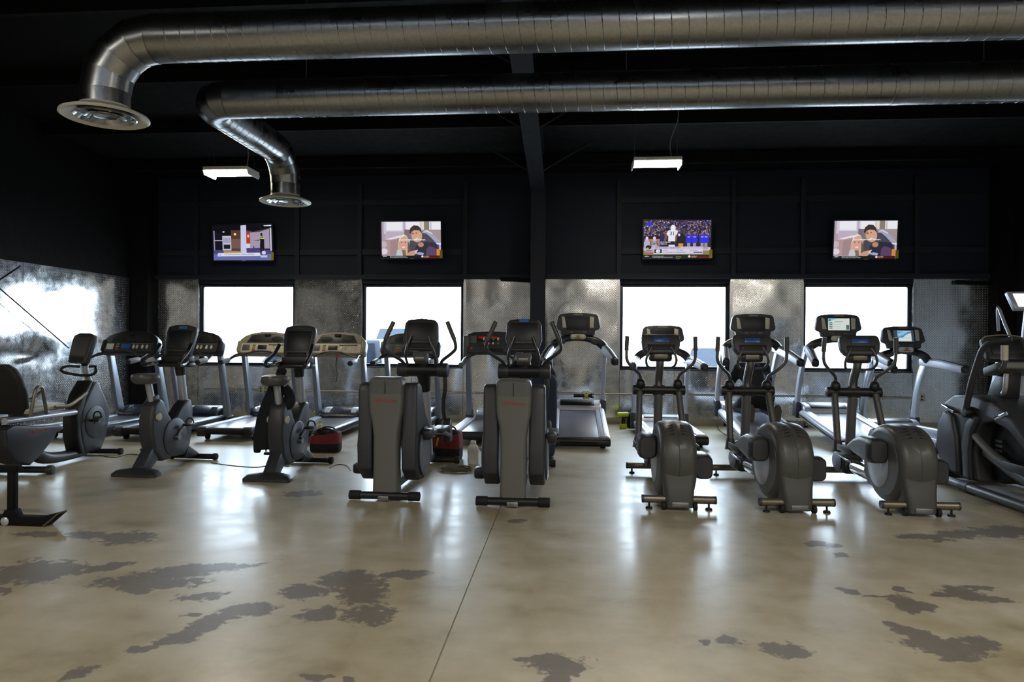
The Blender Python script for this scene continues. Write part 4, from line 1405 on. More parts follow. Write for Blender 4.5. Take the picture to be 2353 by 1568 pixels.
# ------------------------------------------------------------------ upright bikes
def upright_bike(loc, rz, label, dark=True, tape=False):
    t = thing('upright_bike', label, 'exercise bike', loc, rz, 'upright exercise bikes')
    # rear foot: a wide low wedge
    rf = MB()
    rf.loft([[(x, y, z) for x, y in rrect(w, d, .04, 4, 0, cy)] for (w, d, cy, z) in ((.50, .16, -.52, 0.0), (.50, .16, -.52, .03), (.44, .11, -.51, .06), (.16, .09, -.49, .085))])
    rf.build('rear_stabilizer', 'charcoal', t)
    MB().prism([(-.57, .03), (-.38, .03), (-.14, .20), (-.30, .32)], -.065, .065, 'x', .02).build('rear_stem', 'charcoal', t)
    fs = MB().tube([(-.29, .52, .04), (.29, .52, .04)], .032, 12)
    fso = fs.build('front_stabilizer', 'black_plastic', t)
    for s in (-1, 1):
        MB().cyl((s * .25, .52, .04), (s * .30, .52, .04), .04, n=14, bev=.008).build('stabilizer_cap', 'rubber', fso)
    MB().prism([(.24, .06), (.55, .03), (.55, .075), (.34, .2)], -.06, .06, 'x', .02).build('front_stem', 'black_plastic', t)
    # shroud: a rear disc lobe and a front lobe rising to the mast
    back = [(-.20, .10), (-.33, .22), (-.385, .42), (-.385, .58), (-.34, .74), (-.25, .80), (-.17, .76), (-.09, .62), (.0, .52), (.12, .44), (.16, .32), (.10, .18), (-.05, .10)]
    MB().prism(back, -.085, .085, 'x', .035, 3).build('rear_shroud', 'charcoal', t)
    front = [(.02, .12), (-.02, .40), (.06, .56), (.18, .68), (.27, .74), (.36, .74), (.40, .62), (.385, .40), (.34, .2), (.24, .10)]
    MB().prism(front, -.072, .072, 'x', .03, 3).build('front_shroud', 'shroud_grey', t)
    for s in (-1, 1):
        MB().lathe([(.0, .0), (.21, .0), (.215, .008), (.2, .016), (.0, .018)], (s * .083, .02, .34), (s, 0, 0), 32).build('crank_disc', 'shroud_grey', t)
        MB().lathe([(.04, 0), (.042, .02), (.03, .03), (0, .031)], (s * .085, -.29, .60), (s, 0, 0), 18).build('round_badge', 'light_panel', t)
        ca = MB()
        dy, dz = (.10, .13) if s > 0 else (-.10, -.13)
        ca.tube([(s * .10, .02, .34), (s * .13, .02 + dy, .34 + dz)], .016, 10)
        ca.cyl((s * .09, .02, .34), (s * .14, .02, .34), .032, n=16)
        co = ca.build('crank_arm', 'brushed_steel', t)
        pd = box('pedal', (s * .19, .02 + dy, .34 + dz), (.10, .10, .03), 'black_plastic', co, .01)
        tube('pedal_strap', [(s * .145, .03 + dy, .355 + dz), (s * .16, .03 + dy, .40 + dz), (s * .19, .03 + dy, .415 + dz), (s * .225, .03 + dy, .40 + dz), (s * .24, .03 + dy, .355 + dz)], .008, 'rubber', co, 6, 3)
    text('logo', 'LifeFitness', .05, 'logo_red', t, (-.0735, .30, .56), (90, 0, -90), .25)
    # saddle on its silver post
    MB().tube([(0, -.25, .70), (0, -.345, 1.0)], .036, 14, 1, (1, 1)).build('seat_post', 'silver_paint', t)
    MB().prism([(-.29, .74), (-.20, .74), (-.215, .84), (-.30, .82)], -.05, .05, 'x', .012).build('post_collar', 'shroud_grey', t)
    sd = MB()
    def saddle_ring(q, nar, zz):
        return [(a * q * (1.0 if b < .0 else max(nar, 1 - b * 4.2)), -.36 + b * (q * .5 + .5), 1.03 + zz) for a, b in oval(.15, .16, 22)]
    sd.loft([saddle_ring(.55, .3, -.065), saddle_ring(.86, .32, -.05), saddle_ring(1.0, .34, -.02), saddle_ring(1.0, .34, .015), saddle_ring(.9, .3, .036), saddle_ring(.6, .25, .046)])
    sd.build('saddle', 'housing_grey', t)
    # mast, console and bars
    MB().tube([(0, .32, .66), (0, .245, 1.08)], .046, 16).build('mast', 'silver_paint', t)
    MB().tube([(0, .252, 1.03), (0, .225, 1.22)], [.056, .075], 16, 1, (1, .9)).build('mast_collar', 'black_plastic', t)
    MB().prism(rrect(.34, .10, .03, 4, 0, 1.215), .14, .26, 'y', .02).build('bar_clamp', 'black_plastic', t)
    c = MB().prism([(-.155, -.20), (.155, -.20), (.185, .10), (.17, .17), (.08, .195), (-.08, .195), (-.17, .17), (-.185, .10)], -.025, .045, 'y', .018, 3).build('console', 'charcoal', t, (0, .24, 1.425), (-18, 0, 0))
    MB().prism([(-.125, -.11), (.125, -.11), (.145, .12), (-.145, .12)], -.031, -.02, 'y', .003).build('screen', 'screen_off', c)
    box('keypad', (0, -.03, -.16), (.22, .012, .05), 'soft_black', c, .006)
    if tape:
        box('blue_tape', (.02, -.0275, .155), (.10, .004, .03), 'tape_blue', c)
    text('logo', 'LifeFitness', .026, 'mid_grey', c, (0, -.0265, .155 if not tape else -.128), (90, 0, 0), .25)
    for s in (-1, 1):
        h = tube('handlebar', [(0, .20, 1.22), (s * .13, .16, 1.20), (s * .20, .0, 1.165), (s * .215, -.12, 1.16), (s * .225, -.10, 1.21), (s * .205, .06, 1.30), (s * .195, .15, 1.39)], .020, 'black_plastic', t, 10, 5)
        tube('hand_sensor', [(s * .17, .07, 1.18), (s * .20, .0, 1.165), (s * .212, -.08, 1.16)], .0225, 'brushed_steel', h, 10, 3)
    box('accessory_tray', (0, .17, 1.15), (.40, .14, .05), 'black_plastic', t, .02)
    return t


upright_bike((-4.50, 7.36, 0), -2, 'upright bike with blue tape on console, left of the draped bike', tape=True)
bike2 = upright_bike((-3.04, 7.28, 0), -1, 'upright bike with a dark jacket hanging from its saddle')

# dark jacket hung over the far side of the second bike's saddle
jx, jy = -3.04, 7.28
J = thing('jacket', 'dark navy jacket with red lining hanging from the bike saddle', 'jacket', (jx - .045, jy - .33, .98))
jm = MB()
rs = random.Random(3)
rings = []
for k, (z, w, d, cxx, cy) in enumerate(((.115, .05, .04, .02, .10), (.075, .11, .06, .015, .11), (.0, .15, .07, -.01, .11), (-.15, .19, .08, -.035, .11), (-.32, .23, .085, -.065, .11), (-.48, .26, .09, -.09, .11), (-.62, .27, .085, -.115, .11), (-.70, .24, .075, -.135, .11))):
    rings.append([(cxx + w / 2 * math.cos(a) * (1 + .12 * math.sin(5 * a + k)), cy + d * math.sin(a) * (1 + .18 * math.sin(4 * a + 1.3 * k)), z) for a in [2 * math.pi * i / 28 for i in range(28)]])
jm.loft(rings)
jm.build('jacket_body', 'navy_cloth', J)
MB().ell((.03, .14, .125), (.055, .05, .05), 14, 9).build('hood', 'navy_cloth', J)
MB().tube([(.07, .12, -.04), (.125, .13, -.12), (.14, .12, -.2), (.11, .11, -.26)], [.05, .055, .05, .04], 12, 4).build('sleeve', 'navy_cloth', J)
MB().tube([(-.07, .10, -.1), (-.16, .10, -.35), (-.21, .11, -.6), (-.225, .12, -.74)], [.05, .055, .05, .035], 12, 4).build('sleeve', 'navy_cloth', J)
MB().loft([[(x, .135 + .01 * math.sin(9 * z), z) for x, z in ()] or [(-.03, .01, -.40), (.02, .015, -.36), (.03, .02, -.60), (-.03, .01, -.62)],
           [(-.03, .03, -.40), (.02, .035, -.36), (.03, .04, -.60), (-.03, .03, -.62)]]).build('lining', 'red_cloth', J)


# ------------------------------------------------------------------ recumbent bike at the left edge
rb = thing('recumbent_bike', 'recumbent bike with tall backrest cut off by the left edge', 'exercise bike', (-5.80, 7.42, 0), 4)
MB().tube([(-.27, .66, .04), (.27, .66, .04)], .032, 12).build('front_stabilizer', 'black_plastic', rb)
for s in (-1, 1):
    MB().cyl((s * .26, .66, .04), (s * .31, .66, .04), .04, n=14, bev=.008).build('stabilizer_cap', 'rubber', rb)
MB().tube([(-.29, -.62, .05), (.29, -.62, .05)], .036, 12).build('rear_stabilizer', 'black_plastic', rb)
for s in (-1, 1):
    MB().cyl((s * .26, -.62, .05), (s * .32, -.62, .05), .05, n=14, bev=.01).build('transport_wheel', 'charcoal', rb)
MB().prism([(.30, .07), (.24, .18), (.20, .40), (.24, .62), (.36, .80), (.46, .92), (.55, .92), (.68, .72), (.80, .52), (.76, .38), (.70, .20), (.62, .07)], -.085, .085, 'x', .035, 3).build('front_shroud', 'shroud_grey', rb)
MB().prism([(.28, .08), (.20, .30), (.19, .50), (.30, .74), (.43, .94), (.38, .94), (.24, .78), (.13, .52), (.13, .30), (.20, .08)], -.095, .095, 'x', .02, 2).build('shroud_edge', 'black_plastic', rb)
for s in (-1, 1):
    MB().lathe([(.0, 0), (.19, 0), (.195, .008), (.18, .016), (0, .018)], (s * .083, .47, .43), (s, 0, 0), 32).build('crank_disc', 'charcoal', rb)
    dy, dz = (.15, -.03) if s < 0 else (-.15, .03)
    ca = MB().tube([(s * .11, .47, .45), (s * .14, .47 + dy, .45 + dz)], .018, 10)
    ca.ell((s * .11, .47, .45), (.035, .04, .04), 12, 8)
    co = ca.build('crank_arm', 'silver_paint', rb)
    box('pedal', (s * .20, .47 + dy, .45 + dz), (.11, .13, .03), 'black_plastic', co, .01, (15, 0, 0))
    tube('pedal_strap', [(s * .15, .48 + dy, .46 + dz), (s * .17, .48 + dy, .53 + dz), (s * .23, .48 + dy, .53 + dz), (s * .25, .48 + dy, .46 + dz)], .009, 'rubber', co, 6, 3)
# beam sweeping down from the rear housing and along the floor
MB().tube([(0, .40, .09), (0, .05, .085), (0, -.30, .12), (0, -.50, .22)], [.06, .065, .075, .09], 14, 4, (.9, 1.1)).build('beam', 'deck_dark', rb)
MB().prism([(-.24, .40), (-.28, .34), (-.50, .18), (-.66, .10), (-.86, .16), (-1.0, .34), (-1.02, .52), (-.90, .56), (-.50, .50), (-.20, .48), (-.12, .43), (-.20, .39)], -.11, .11, 'x', .03, 3).build('rear_housing', 'deck_dark', rb)
text('logo', 'LifeFitness', .07, 'logo_red', rb, (.1125, -.55, .455), (90, 0, 90), .25)
MB().tube([(-.05, -.95, .60), (-.05, .14, .58)], .035, 12).build('seat_rail', 'silver_paint', rb)
MB().tube([(.05, -.95, .60), (.05, .14, .58)], .035, 12).build('seat_rail', 'silver_paint', rb)
box('rail_carriage', (0, -.55, .66), (.20, .34, .09), 'mid_grey', rb, .02)
MB().prism([(-.82, .66), (-.26, .68), (-.24, .715), (-.30, .735), (-.84, .71)], -.20, .20, 'x', .015, 3).build('seat', 'light_panel', rb)
MB().loft([[(x, y + yy, z) for x, yy in rrect(w, .10, .045, 4)] for (z, w, y) in ((.66, .30, -.80), (.73, .40, -.83), (.86, .44, -.87), (1.02, .42, -.92), (1.13, .34, -.96), (1.18, .20, -.975))]).build('backrest', 'soft_black', rb)
for s in (-1, 1):
    tube('side_handle', [(s * .25, -.86, .64), (s * .265, -.84, .82), (s * .27, -.80, .93), (s * .27, -.73, .93), (s * .265, -.69, .84), (s * .25, -.62, .64)], .018, 'tan_metal', rb, 10, 4)
    tube('seat_handle', [(s * .22, -.45, .70), (s * .27, -.30, .70), (s * .27, -.12, .76), (s * .27, .02, .82)], .018, 'tan_metal', rb, 10, 4)
MB().tube([(0, .50, .90), (0, .43, 1.02), (0, .40, 1.14)], .034, 12, 3).build('mast', 'silver_paint', rb)
MB().tube([(0, .40, 1.12), (0, .38, 1.19)], [.035, .05], 12).build('mast_collar', 'black_plastic', rb)
for s in (-1, 1):
    tube('loop_handle', [(0, .40, 1.00), (s * .08, .38, 1.005), (s * .19, .30, 1.04), (s * .21, .28, 1.08), (s * .17, .33, 1.11), (s * .06, .40, 1.105)], .017, 'black_plastic', rb, 10, 4)
rc = MB().prism([(-.155, -.185), (.155, -.185), (.18, .10), (.165, .16), (.08, .185), (-.08, .185), (-.165, .16), (-.18, .10)], -.025, .045, 'y', .018, 3).build('console', 'charcoal', rb, (0, .34, 1.33), (-16, 0, -22))
MB().prism([(-.125, -.10), (.125, -.10), (.145, .13), (-.145, .13)], -.031, -.02, 'y', .003).build('screen', 'housing_grey', rc)
box('keypad', (0, -.03, -.145), (.22, .012, .045), 'soft_black', rc, .006)


# ------------------------------------------------------------------ cross trainers with a tall rear pillar
def pillar_trainer(loc, rz, label, tape=False):
    t = thing('cross_trainer', label, 'cross trainer', loc, rz, 'tall pillar cross trainers')
    rs_ = MB().tube([(-.30, -.95, .045), (.30, -.95, .045)], .034, 14).build('rear_stabilizer', 'black_plastic', t)
    for s in (-1, 1):
        MB().cyl((s * .22, -.95, .045), (s * .325, -.95, .045), .042, n=16, bev=.008).build('stabilizer_cap', 'rubber', rs_)
    box('foot_plate', (0, -.99, .03), (.10, .03, .045), 'brushed_steel', t, .006)
    pl = MB()
    prof = [(.03, .235), (.30, .225), (.58, .225), (.70, .255), (.80, .30), (.95, .315), (.97, .315)]
    pl.loft([[(x, y - .87, z) for x, y in rrect(w, .17, .035, 4)] for z, w in prof])
    pl.build('pillar', 'pillar_grey', t)
    pc = MB()
    pc.loft([[(x, y - .865, z) for x, y in rrect(w, d, .035, 4)] for z, w, d in ((.965, .318, .18), (1.05, .315, .19), (1.095, .29, .20), (1.115, .24, .16))])
    pco = pc.build('pillar_cap', 'mid_grey', t)
    box('cap_seam', (0, -.958, 1.03), (.006, .012, .13), 'black_plastic', pco)
    text('logo', 'LifeFitness', .052, 'logo_red', t, (0, -.9575, .905), (90, 0, 0), .25)
    for s in (-1, 1):
        sidep = [(-.90, .27), (-.915, .50), (-.885, .62), (-.885, .98), (-.86, 1.05), (-.78, 1.065), (-.68, 1.03), (-.60, .88), (-.50, .74), (-.36, .62), (-.28, .46), (-.30, .30), (-.40, .18), (-.55, .13), (-.75, .15)]
        cv = MB().prism(sidep, s * .135, s * .275, 'x', .022, 3).build('drive_cover', 'charcoal', t)
        MB().lathe([(0, 0), (.20, 0), (.225, .006), (.235, .02), (.20, .03), (.19, .022), (0, .022)], (s * .272, -.58, .40), (s, 0, 0), 36).build('cover_disc', 'upright_grey', cv)
        dz = -.16 if s < 0 else .17
        bt = MB().box((s * .325, -.66, .40 + dz), (.10, .16, .10), .025)
        bt.cyl((s * .28, -.62, .40 + dz), (s * .34, -.62, .40 + dz), .035, n=14)
        bt.build('crank_boot', 'black_plastic', t)
        MB().tube([(s * .325, -.60, .40 + dz), (s * .30, .1, .40 + dz * .5), (s * .27, .72, .36)], .028, 10, 3).build('pedal_arm', 'gun_metal', t)
        ft = MB().box((s * .31, -.02, .45 + dz * .5), (.15, .38, .04), .015)
        ft.build('footplate', 'black_plastic', t)
    box('base_beam', (0, .0, .10), (.12, 1.86, .09), 'shroud_grey', t, .02)
    fs = MB().tube([(-.32, .96, .045), (.32, .96, .045)], .034, 14).build('front_stabilizer', 'black_plastic', t)
    for s in (-1, 1):
        MB().cyl((s * .28, .96, .045), (s * .34, .96, .045), .042, n=14, bev=.008).build('stabilizer_cap', 'rubber', fs)
    MB().tube([(0, .80, .10), (0, .68, .60), (0, .60, .95)], .055, 14, 2, (1, 1.1)).build('mast', 'silver_paint', t)
    MB().tube([(0, .62, .88), (0, .58, 1.02), (0, .54, 1.10), (0, .50, 1.30)], [.062, .075, .085, .06], 14, 2).build('mast_collar', 'black_plastic', t)
    pv = MB().tube([(-.26, .52, 1.12), (.26, .52, 1.12)], .074, 20).build('pivot_housing', 'black_plastic', t)
    for s in (-1, 1):
        MB().cyl((s * .165, .52, 1.12), (s * .285, .52, 1.12), .080, n=22, bev=.012).build('pivot_cap', 'charcoal', pv)
        a = tube('swing_arm', [(s * .20, .50, 1.17), (s * .235, .45, 1.23), (s * .335, .38, 1.30), (s * .395, .36, 1.36), (s * .39, .35, 1.44), (s * .345, .36, 1.55), (s * .30, .38, 1.65)], .019, 'charcoal', t, 10, 5)
        tube('grip', [(s * .385, .352, 1.46), (s * .345, .36, 1.55), (s * .30, .38, 1.655)], .025, 'housing_grey', a, 12, 3)
        lw = tube('lower_arm', [(s * .245, .52, 1.08), (s * .25, .53, .92), (s * .225, .57, .78), (s * .22, .62, .62), (s * .25, .70, .42)], .024, 'charcoal', t, 10, 5)
        MB().prism([(.60, .30), (.76, .30), (.74, .50), (.66, .58), (.58, .50)], s * .25 - .045, s * .25 + .045, 'x', .02).build('arm_boot', 'charcoal', lw)
        tube('fixed_handle', [(s * .155, .45, 1.18), (s * .165, .38, 1.28), (s * .135, .34, 1.39), (s * .10, .36, 1.50)], .015, 'gun_metal', t, 10, 5)
    c = MB().prism([(-.15, -.19), (.15, -.19), (.195, -.06), (.185, .12), (.15, .16), (0, .175), (-.15, .16), (-.185, .12), (-.195, -.06)], -.03, .05, 'y', .02, 3).build('console', 'charcoal', t, (0, .42, 1.52), (-14, 0, 0))
    MB().prism(rrect(.30, .20, .02, 3, 0, .02), -.036, -.02, 'y', .003).build('screen', 'screen_off', c)
    box('keypad', (0, -.033, -.135), (.22, .012, .06), 'soft_black', c, .006)
    if tape:
        box('blue_tape', (0, -.0325, .148), (.10, .004, .032), 'tape_blue', c)
    pd = MB().prism([(-.065, -.06), (.065, -.06), (.085, .03), (.075, .05), (-.075, .05), (-.085, .03)], -.04, .05, 'y', .02, 3).build('control_pod', 'mid_grey', t, (0, .39, 1.265), (-30, 0, 0))
    box('pod_trim', (0, -.041, -.03), (.10, .008, .02), 'light_panel', pd, .003)
    return t


pillar_trainer((-1.62, 7.00, 0), -1.2, 'left tall grey pillar cross trainer, turned showing its side disc')
pillar_trainer((-.47, 6.90, 0), 0, 'right tall grey pillar cross trainer with blue tape on console', True)


# ------------------------------------------------------------------ cross trainers with a rounded rear wheel housing
def wheel_trainer(loc, rz, label):
    t = thing('cross_trainer', label, 'cross trainer', loc, rz, 'rounded wheel cross trainers')
    for nm, y, m_ in (('rear_stabilizer', -.80, 'tan_metal'), ('front_stabilizer', .80, 'tan_metal')):
        st = MB().tube([(-.31, y, .085), (.31, y, .085)], .034, 14).build(nm, m_, t)
        for s in (-1, 1):
            MB().cyl((s * .30, y, .085), (s * .318, y, .085), .035, n=14).build('tube_cap', 'charcoal', st)
            ft = MB().cyl((s * .255, y, 0), (s * .255, y, .016), .032, .026, 14)
            ft.cyl((s * .255, y, .01), (s * .255, y, .06), .009, n=8)
            ft.build('foot', 'rubber', st)
    # wheel housing: a fat rounded disc
    prof = []
    for k in range(32):
        an = R(-90 + 360 * k / 32)
        y, z = -.44 + .365 * math.cos(an), .385 + .345 * math.sin(an)
        if y < -.44:
            y = -.44 - .400 * abs(math.cos(an)) ** .75
        if z < .14:
            z = .14 - (.14 - z) * 1.15
        prof.append((y, max(z, .03)))
    hz = MB()
    rings = []
    for x, sc in ((-.160, .50), (-.160, .80), (-.151, .895), (-.125, .962), (-.09, .986), (-.004, 1.0), (0, .993), (.004, 1.0), (.09, .986), (.125, .962), (.151, .895), (.160, .80), (.160, .50)):
        rings.append([(x, -.44 + (y + .44) * sc, .39 + (z - .39) * sc) for y, z in prof])
    hz.loft(rings)
    h = hz.build('wheel_housing', 'housing_grey', t)
    bd = MB().loft([[(x, y, z) for y, z in ((-.55, .14), (-.30, .10), (-.10, .12), (.0, .22), (-.02, .50), (-.14, .66), (-.55, .6))] for x in (-.135, .135)], True, None, .03)
    bd.build('housing_body', 'shroud_grey', t)
    MB().loft([[(x, y + dy, z) for x, y in rrect(w, d, .05, 4)] for z, w, d, dy in ((.025, .235, .26, -.74), (.10, .245, .30, -.72), (.20, .27, .40, -.64), (.32, .30, .48, -.58))]).build('housing_base', 'housing_grey', t)
    for s in (-1, 1):
        MB().cyl((s * .12, -.83, .035), (s * .15, -.83, .035), .035, n=14).build('transport_wheel', 'rubber', t)
        MB().loft([[(s * x, -.44 + (y + .44) * sc, .385 + (z - .385) * sc) for y, z in prof] for x, sc in ((.150, .80), (.1625, .79), (.1635, .5))]).build('side_panel', 'mid_grey', h)
        MB().loft([[(s * x, -.385 + y * q, .365 + z * q) for y, z in oval(.205, .215, 32)] for x, q in ((.15, 1.0), (.166, 1.0), (.171, .96), (.173, .5))]).build('side_disc', 'silver_paint', h)
        for k in range(4):
            a = R(112 + 7 * k)
            cy, cz = -.44 - .388 * abs(math.cos(a)) ** .75, .385 + .338 * math.sin(a)
            box('vent_slot', (s * .075, cy, cz), (.09, .010, .010), 'rubber', h, 0, (0, s * 16, 0))
        MB().ell((s * .07, -.79, .545), (.01, .008, .01), 8, 6).build('screw', 'rubber', h)
    box('badge_plate', (0, -.872, .055), (.14, .012, .04), 'brushed_steel', t, .004)
    # cranks with their covers, opposite phases
    for s in (-1, 1):
        cz, cy = (.50, -.46) if s < 0 else (.335, -.50)
        pod = MB().loft([[(s * .245 + x, cy + y, cz + z + dz) for x, z in rrect(w, hh, .045, 4)] for (y, w, hh, dz) in
                         ((-.06, .155, .215, 0), (.02, .16, .22, 0), (.12, .15, .205, .005), (.27, .13, .155, -.01), (.42, .09, .09, -.035), (.52, .05, .045, -.045))])
        po = pod.build('crank_cover', 'pod_grey', t)
        MB().loft([[(s * .245 + x, cy + y, cz + z) for x, z in rrect(w, hh, .05, 4)] for (y, w, hh) in ((-.145, .13, .18), (-.13, .155, .205), (-.06, .163, .222), (-.045, .16, .22))]).build('cover_cap', 'charcoal', po)
        MB().tube([(s * .24, cy + .3, cz - .05), (s * .235, .20, .36), (s * .23, .36, .36)], .022, 10, 3).build('pedal_arm', 'gun_metal', t)
        MB().tube([(s * .225, .30, .33), (s * .22, .16, .305), (s * .20, .08, .30)], .02, 10, 2).build('chrome_link', 'chrome', t)
        fp = MB().box((s * .23, .02, .405), (.14, .36, .03), .012)
        fp.box((s * .23 + s * .065, .02, .43), (.014, .34, .05), .006)
        fp.build('footplate', 'black_plastic', t)
        la = MB().tube([(s * .205, .52, .92), (s * .235, .34, .42)], .034, 12).build('lower_arm', 'housing_grey', t)
        MB().tube([(s * .232, .36, .46), (s * .24, .33, .36)], [.04, .055], 12).build('arm_boot', 'charcoal', la)
        kb = MB().ell((s * .195, .53, 1.00), (.052, .052, .062), 16, 10).build('pivot_knob', 'black_plastic', t)
        ua = tube('swing_arm', [(s * .195, .53, 1.02), (s * .205, .50, 1.10), (s * .28, .45, 1.17), (s * .345, .42, 1.25), (s * .355, .41, 1.36), (s * .35, .40, 1.50)], .0165, 'gun_metal', t, 10, 5)
        tube('grip', [(s * .355, .41, 1.36), (s * .35, .40, 1.51)], .023, 'housing_grey', ua, 12)
        tube('fixed_handle', [(s * .06, .48, 1.18), (s * .13, .42, 1.19), (s * .155, .37, 1.26), (s * .13, .36, 1.34), (s * .10, .38, 1.40)], .013, 'gun_metal', t, 10, 5)
    MB().tube([(0, -.14, .175), (0, .62, .175)], .072, 20).build('rail', 'chrome', t)
    MB().tube([(0, .50, .175), (0, .62, .175)], .082, 20).build('rail_collar', 'black_plastic', t)
    hb = MB().box((0, .67, .22), (.20, .24, .28), .05, None, 3).build('front_hub', 'charcoal', t)
    for s in (-1, 1):
        MB().lathe([(0, 0), (.10, 0), (.11, .01), (.08, .03), (0, .032)], (s * .098, .70, .20), (s, 0, 0), 22).build('hub_cheek', 'upright_grey', hb)
    box('mast_shoe', (0, .62, .37), (.17, .20, .045), 'mid_grey', t, .015)
    MB().tube([(0, .64, .34), (0, .60, .70), (0, .575, .96)], .047, 16, 2).build('mast', 'mid_grey', t)
    MB().tube([(0, .575, .94), (0, .565, 1.04), (0, .52, 1.13), (0, .48, 1.19), (0, .46, 1.26)], .042, 16, 3).build('mast_bend', 'brushed_steel', t)
    cb = MB().tube([(-.26, .555, .94), (.26, .555, .94)], .047, 16).build('crossbar', 'black_plastic', t)
    MB().tube([(-.06, .57, .94), (.06, .57, .94)], .06, 16).build('crossbar_clamp', 'charcoal', cb)
    for s in (-1, 1):
        MB().cyl((s * .15, .555, .94), (s * .275, .555, .94), .055, n=18, bev=.012).build('crossbar_end', 'black_plastic', cb)
    MB().box((0, .45, 1.295), (.24, .10, .10), .03).build('console_base', 'black_plastic', t)
    box('console_trim', (0, .395, 1.30), (.14, .012, .05), 'tan_metal', t, .006)
    c = MB().prism([(-.15, -.115), (.15, -.115), (.19, -.06), (.20, .02), (.19, .08), (.165, .095), (-.165, .095), (-.19, .08), (-.20, .02), (-.19, -.06)], -.03, .05, 'y', .02, 3).build('console', 'charcoal', t, (0, .42, 1.435), (-18, 0, 0))
    box('display', (0, -.031, .03), (.16, .010, .05), 'display_blue', c, .003)
    box('display_hood', (0, -.034, .066), (.24, .018, .012), 'black_plastic', c, .004)
    box('keypad', (0, -.031, -.05), (.28, .010, .06), 'soft_black', c, .004)
    return t


wheel_trainer((.97, 6.82, 0), 0, 'leftmost of three rounded grey wheel cross trainers, before the third window')
wheel_trainer((1.92, 6.82, 0), 3, 'middle of three rounded grey wheel cross trainers, before the kneeling person')
wheel_trainer((2.97, 6.82, 0), 0, 'rightmost of three rounded grey wheel cross trainers, its light side disc showing')


# ------------------------------------------------------------------ big front drive cross trainer cut by the right edge
bt = thing('cross_trainer', 'large dark front drive cross trainer cut off by right edge', 'cross trainer', (4.24, 6.75, 0), 0)
base = MB()
for s in (-1, 1):
    base.tube([(s * .36, .62, .06), (s * .36, .2, .06), (s * .34, -.6, .06), (s * .32, -1.0, .06)], .045, 14, 2)
base.tube([(-.36, .62, .06), (-.34, .80, .06), (-.24, .90, .06), (.24, .90, .06), (.34, .80, .06), (.36, .62, .06)], .045, 14, 3)
base.build('base_tube', 'gun_metal', bt)
for s in (-1, 1):
    MB().tube([(s * .36, .30, .06), (s * .355, .18, .06)], .053, 14).build('tube_collar', 'shroud_grey', bt)
MB().prism([(.22, .10), (.55, .10), (.86, .13), (.93, .40), (.90, .66), (.82, .84), (.66, .92), (.30, .95), (.0, .90), (-.30, .78), (-.52, .60), (-.55, .50), (-.44, .52), (-.22, .66), (0, .72), (.18, .68), (.27, .52), (.27, .30)], -.27, .27, 'x', .04, 3).build('housing', 'charcoal', bt)
MB().prism([(.26, .12), (.3, .60), (.18, .70), (0, .735), (-.24, .68), (-.46, .55), (-.40, .40), (-.1, .2), (.1, .12)], -.12, .12, 'x', .02).build('inner_cover', 'soft_black', bt)
for s in (-1, 1):
    MB().prism([(.48, .13), (.80, .16), (.90, .40), (.87, .60), (.74, .76), (.60, .72), (.52, .50)], s * .245, s * .315, 'x', .03, 3).build('nose_panel', 'shroud_grey', bt)
    MB().prism([(.56, .74), (.78, .79), (.77, .82), (.55, .775)], s * .255, s * .322, 'x', .008).build('chrome_badge', 'chrome', bt)
    MB().prism([(.28, .11), (.40, .11), (.44, .46), (.36, .68), (.26, .76), (.16, .74), (.26, .60), (.30, .40)], s * .255, s * .31, 'x', .025, 3).build('side_rib', 'shroud_grey', bt)
    box('side_badge', (s * .272, -.14, .79), (.008, .20, .035), 'chrome', bt, .003, (-21, 0, 0))
    for k in range(3):
        box('vent_slot', (s * .12, .14, .52 - .045 * k), (.012, .10, .025), 'mid_grey', bt, .003)
    a = tube('swing_arm', [(s * .335, .30, .80), (s * .345, .20, 1.05), (s * .34, .08, 1.32), (s * .33, .02, 1.42), (s * .30, -.05, 1.47), (s * .20, -.17, 1.50)], [.030, .030, .028, .026, .025, .022], 'charcoal', bt, 12, 5)
    tube('side_grip', [(s * .22, -.04, 1.20), (s * .20, -.06, 1.25), (s * .195, -.06, 1.30)], .02, 'charcoal', a, 10, 3)
    tube('grip', [(s * .195, -.06, 1.30), (s * .195, -.06, 1.44)], .03, 'light_panel', a, 12)
    MB().cyl((s * .27, .30, .78), (s * .36, .30, .78), .055, n=18, bev=.01).build('arm_pivot', 'black_plastic', bt)
    MB().tube([(s * .20, .20, .42), (s * .21, -.2, .30), (s * .22, -.85, .16)], .05, 10, 2, (1.2, .7)).build('pedal_ramp', 'housing_grey', bt)
    la = MB().tube([(s * .30, .20, .56), (s * .29, -.10, .40), (s * .27, -.34, .34)], .035, 10, 2).build('pedal_arm', 'mid_grey', bt)
    fp = MB().box((s * .27, -.50, .345), (.17, .40, .04), .015)
    fp.box((s * .36, -.50, .38), (.015, .38, .06), .006)
    fo = fp.build('footplate', 'charcoal', bt)
    box('foot_pad', (s * .27, -.48, .369), (.12, .30, .008), 'yellow', fo, .003)
    tube('fixed_handle', [(s * .10, .12, .98), (s * .20, -.06, 1.00), (s * .235, -.14, 1.06), (s * .24, -.16, 1.18)], .02, 'silver_paint', bt, 10, 5)
MB().prism([(.15, .92), (.42, .92), (.36, 1.06), (.24, 1.20), (.12, 1.20)], -.08, .08, 'x', .025).build('mast', 'black_plastic', bt)
tr = MB().prism(rrect(.44, .30, .06, 5), -.035, .035, 'z', .015, 3).build('tray', 'mid_grey', bt, (0, .12, 1.215), (-16, 0, 0))
co = MB().prism(rrect(.40, .26, .05, 5), -.03, .04, 'y', .02, 3).build('console', 'charcoal', bt, (0, .26, 1.40), (-30, 0, 0))
box('screen', (0, -.032, .01), (.30, .01, .16), 'screen_off', co, .003)
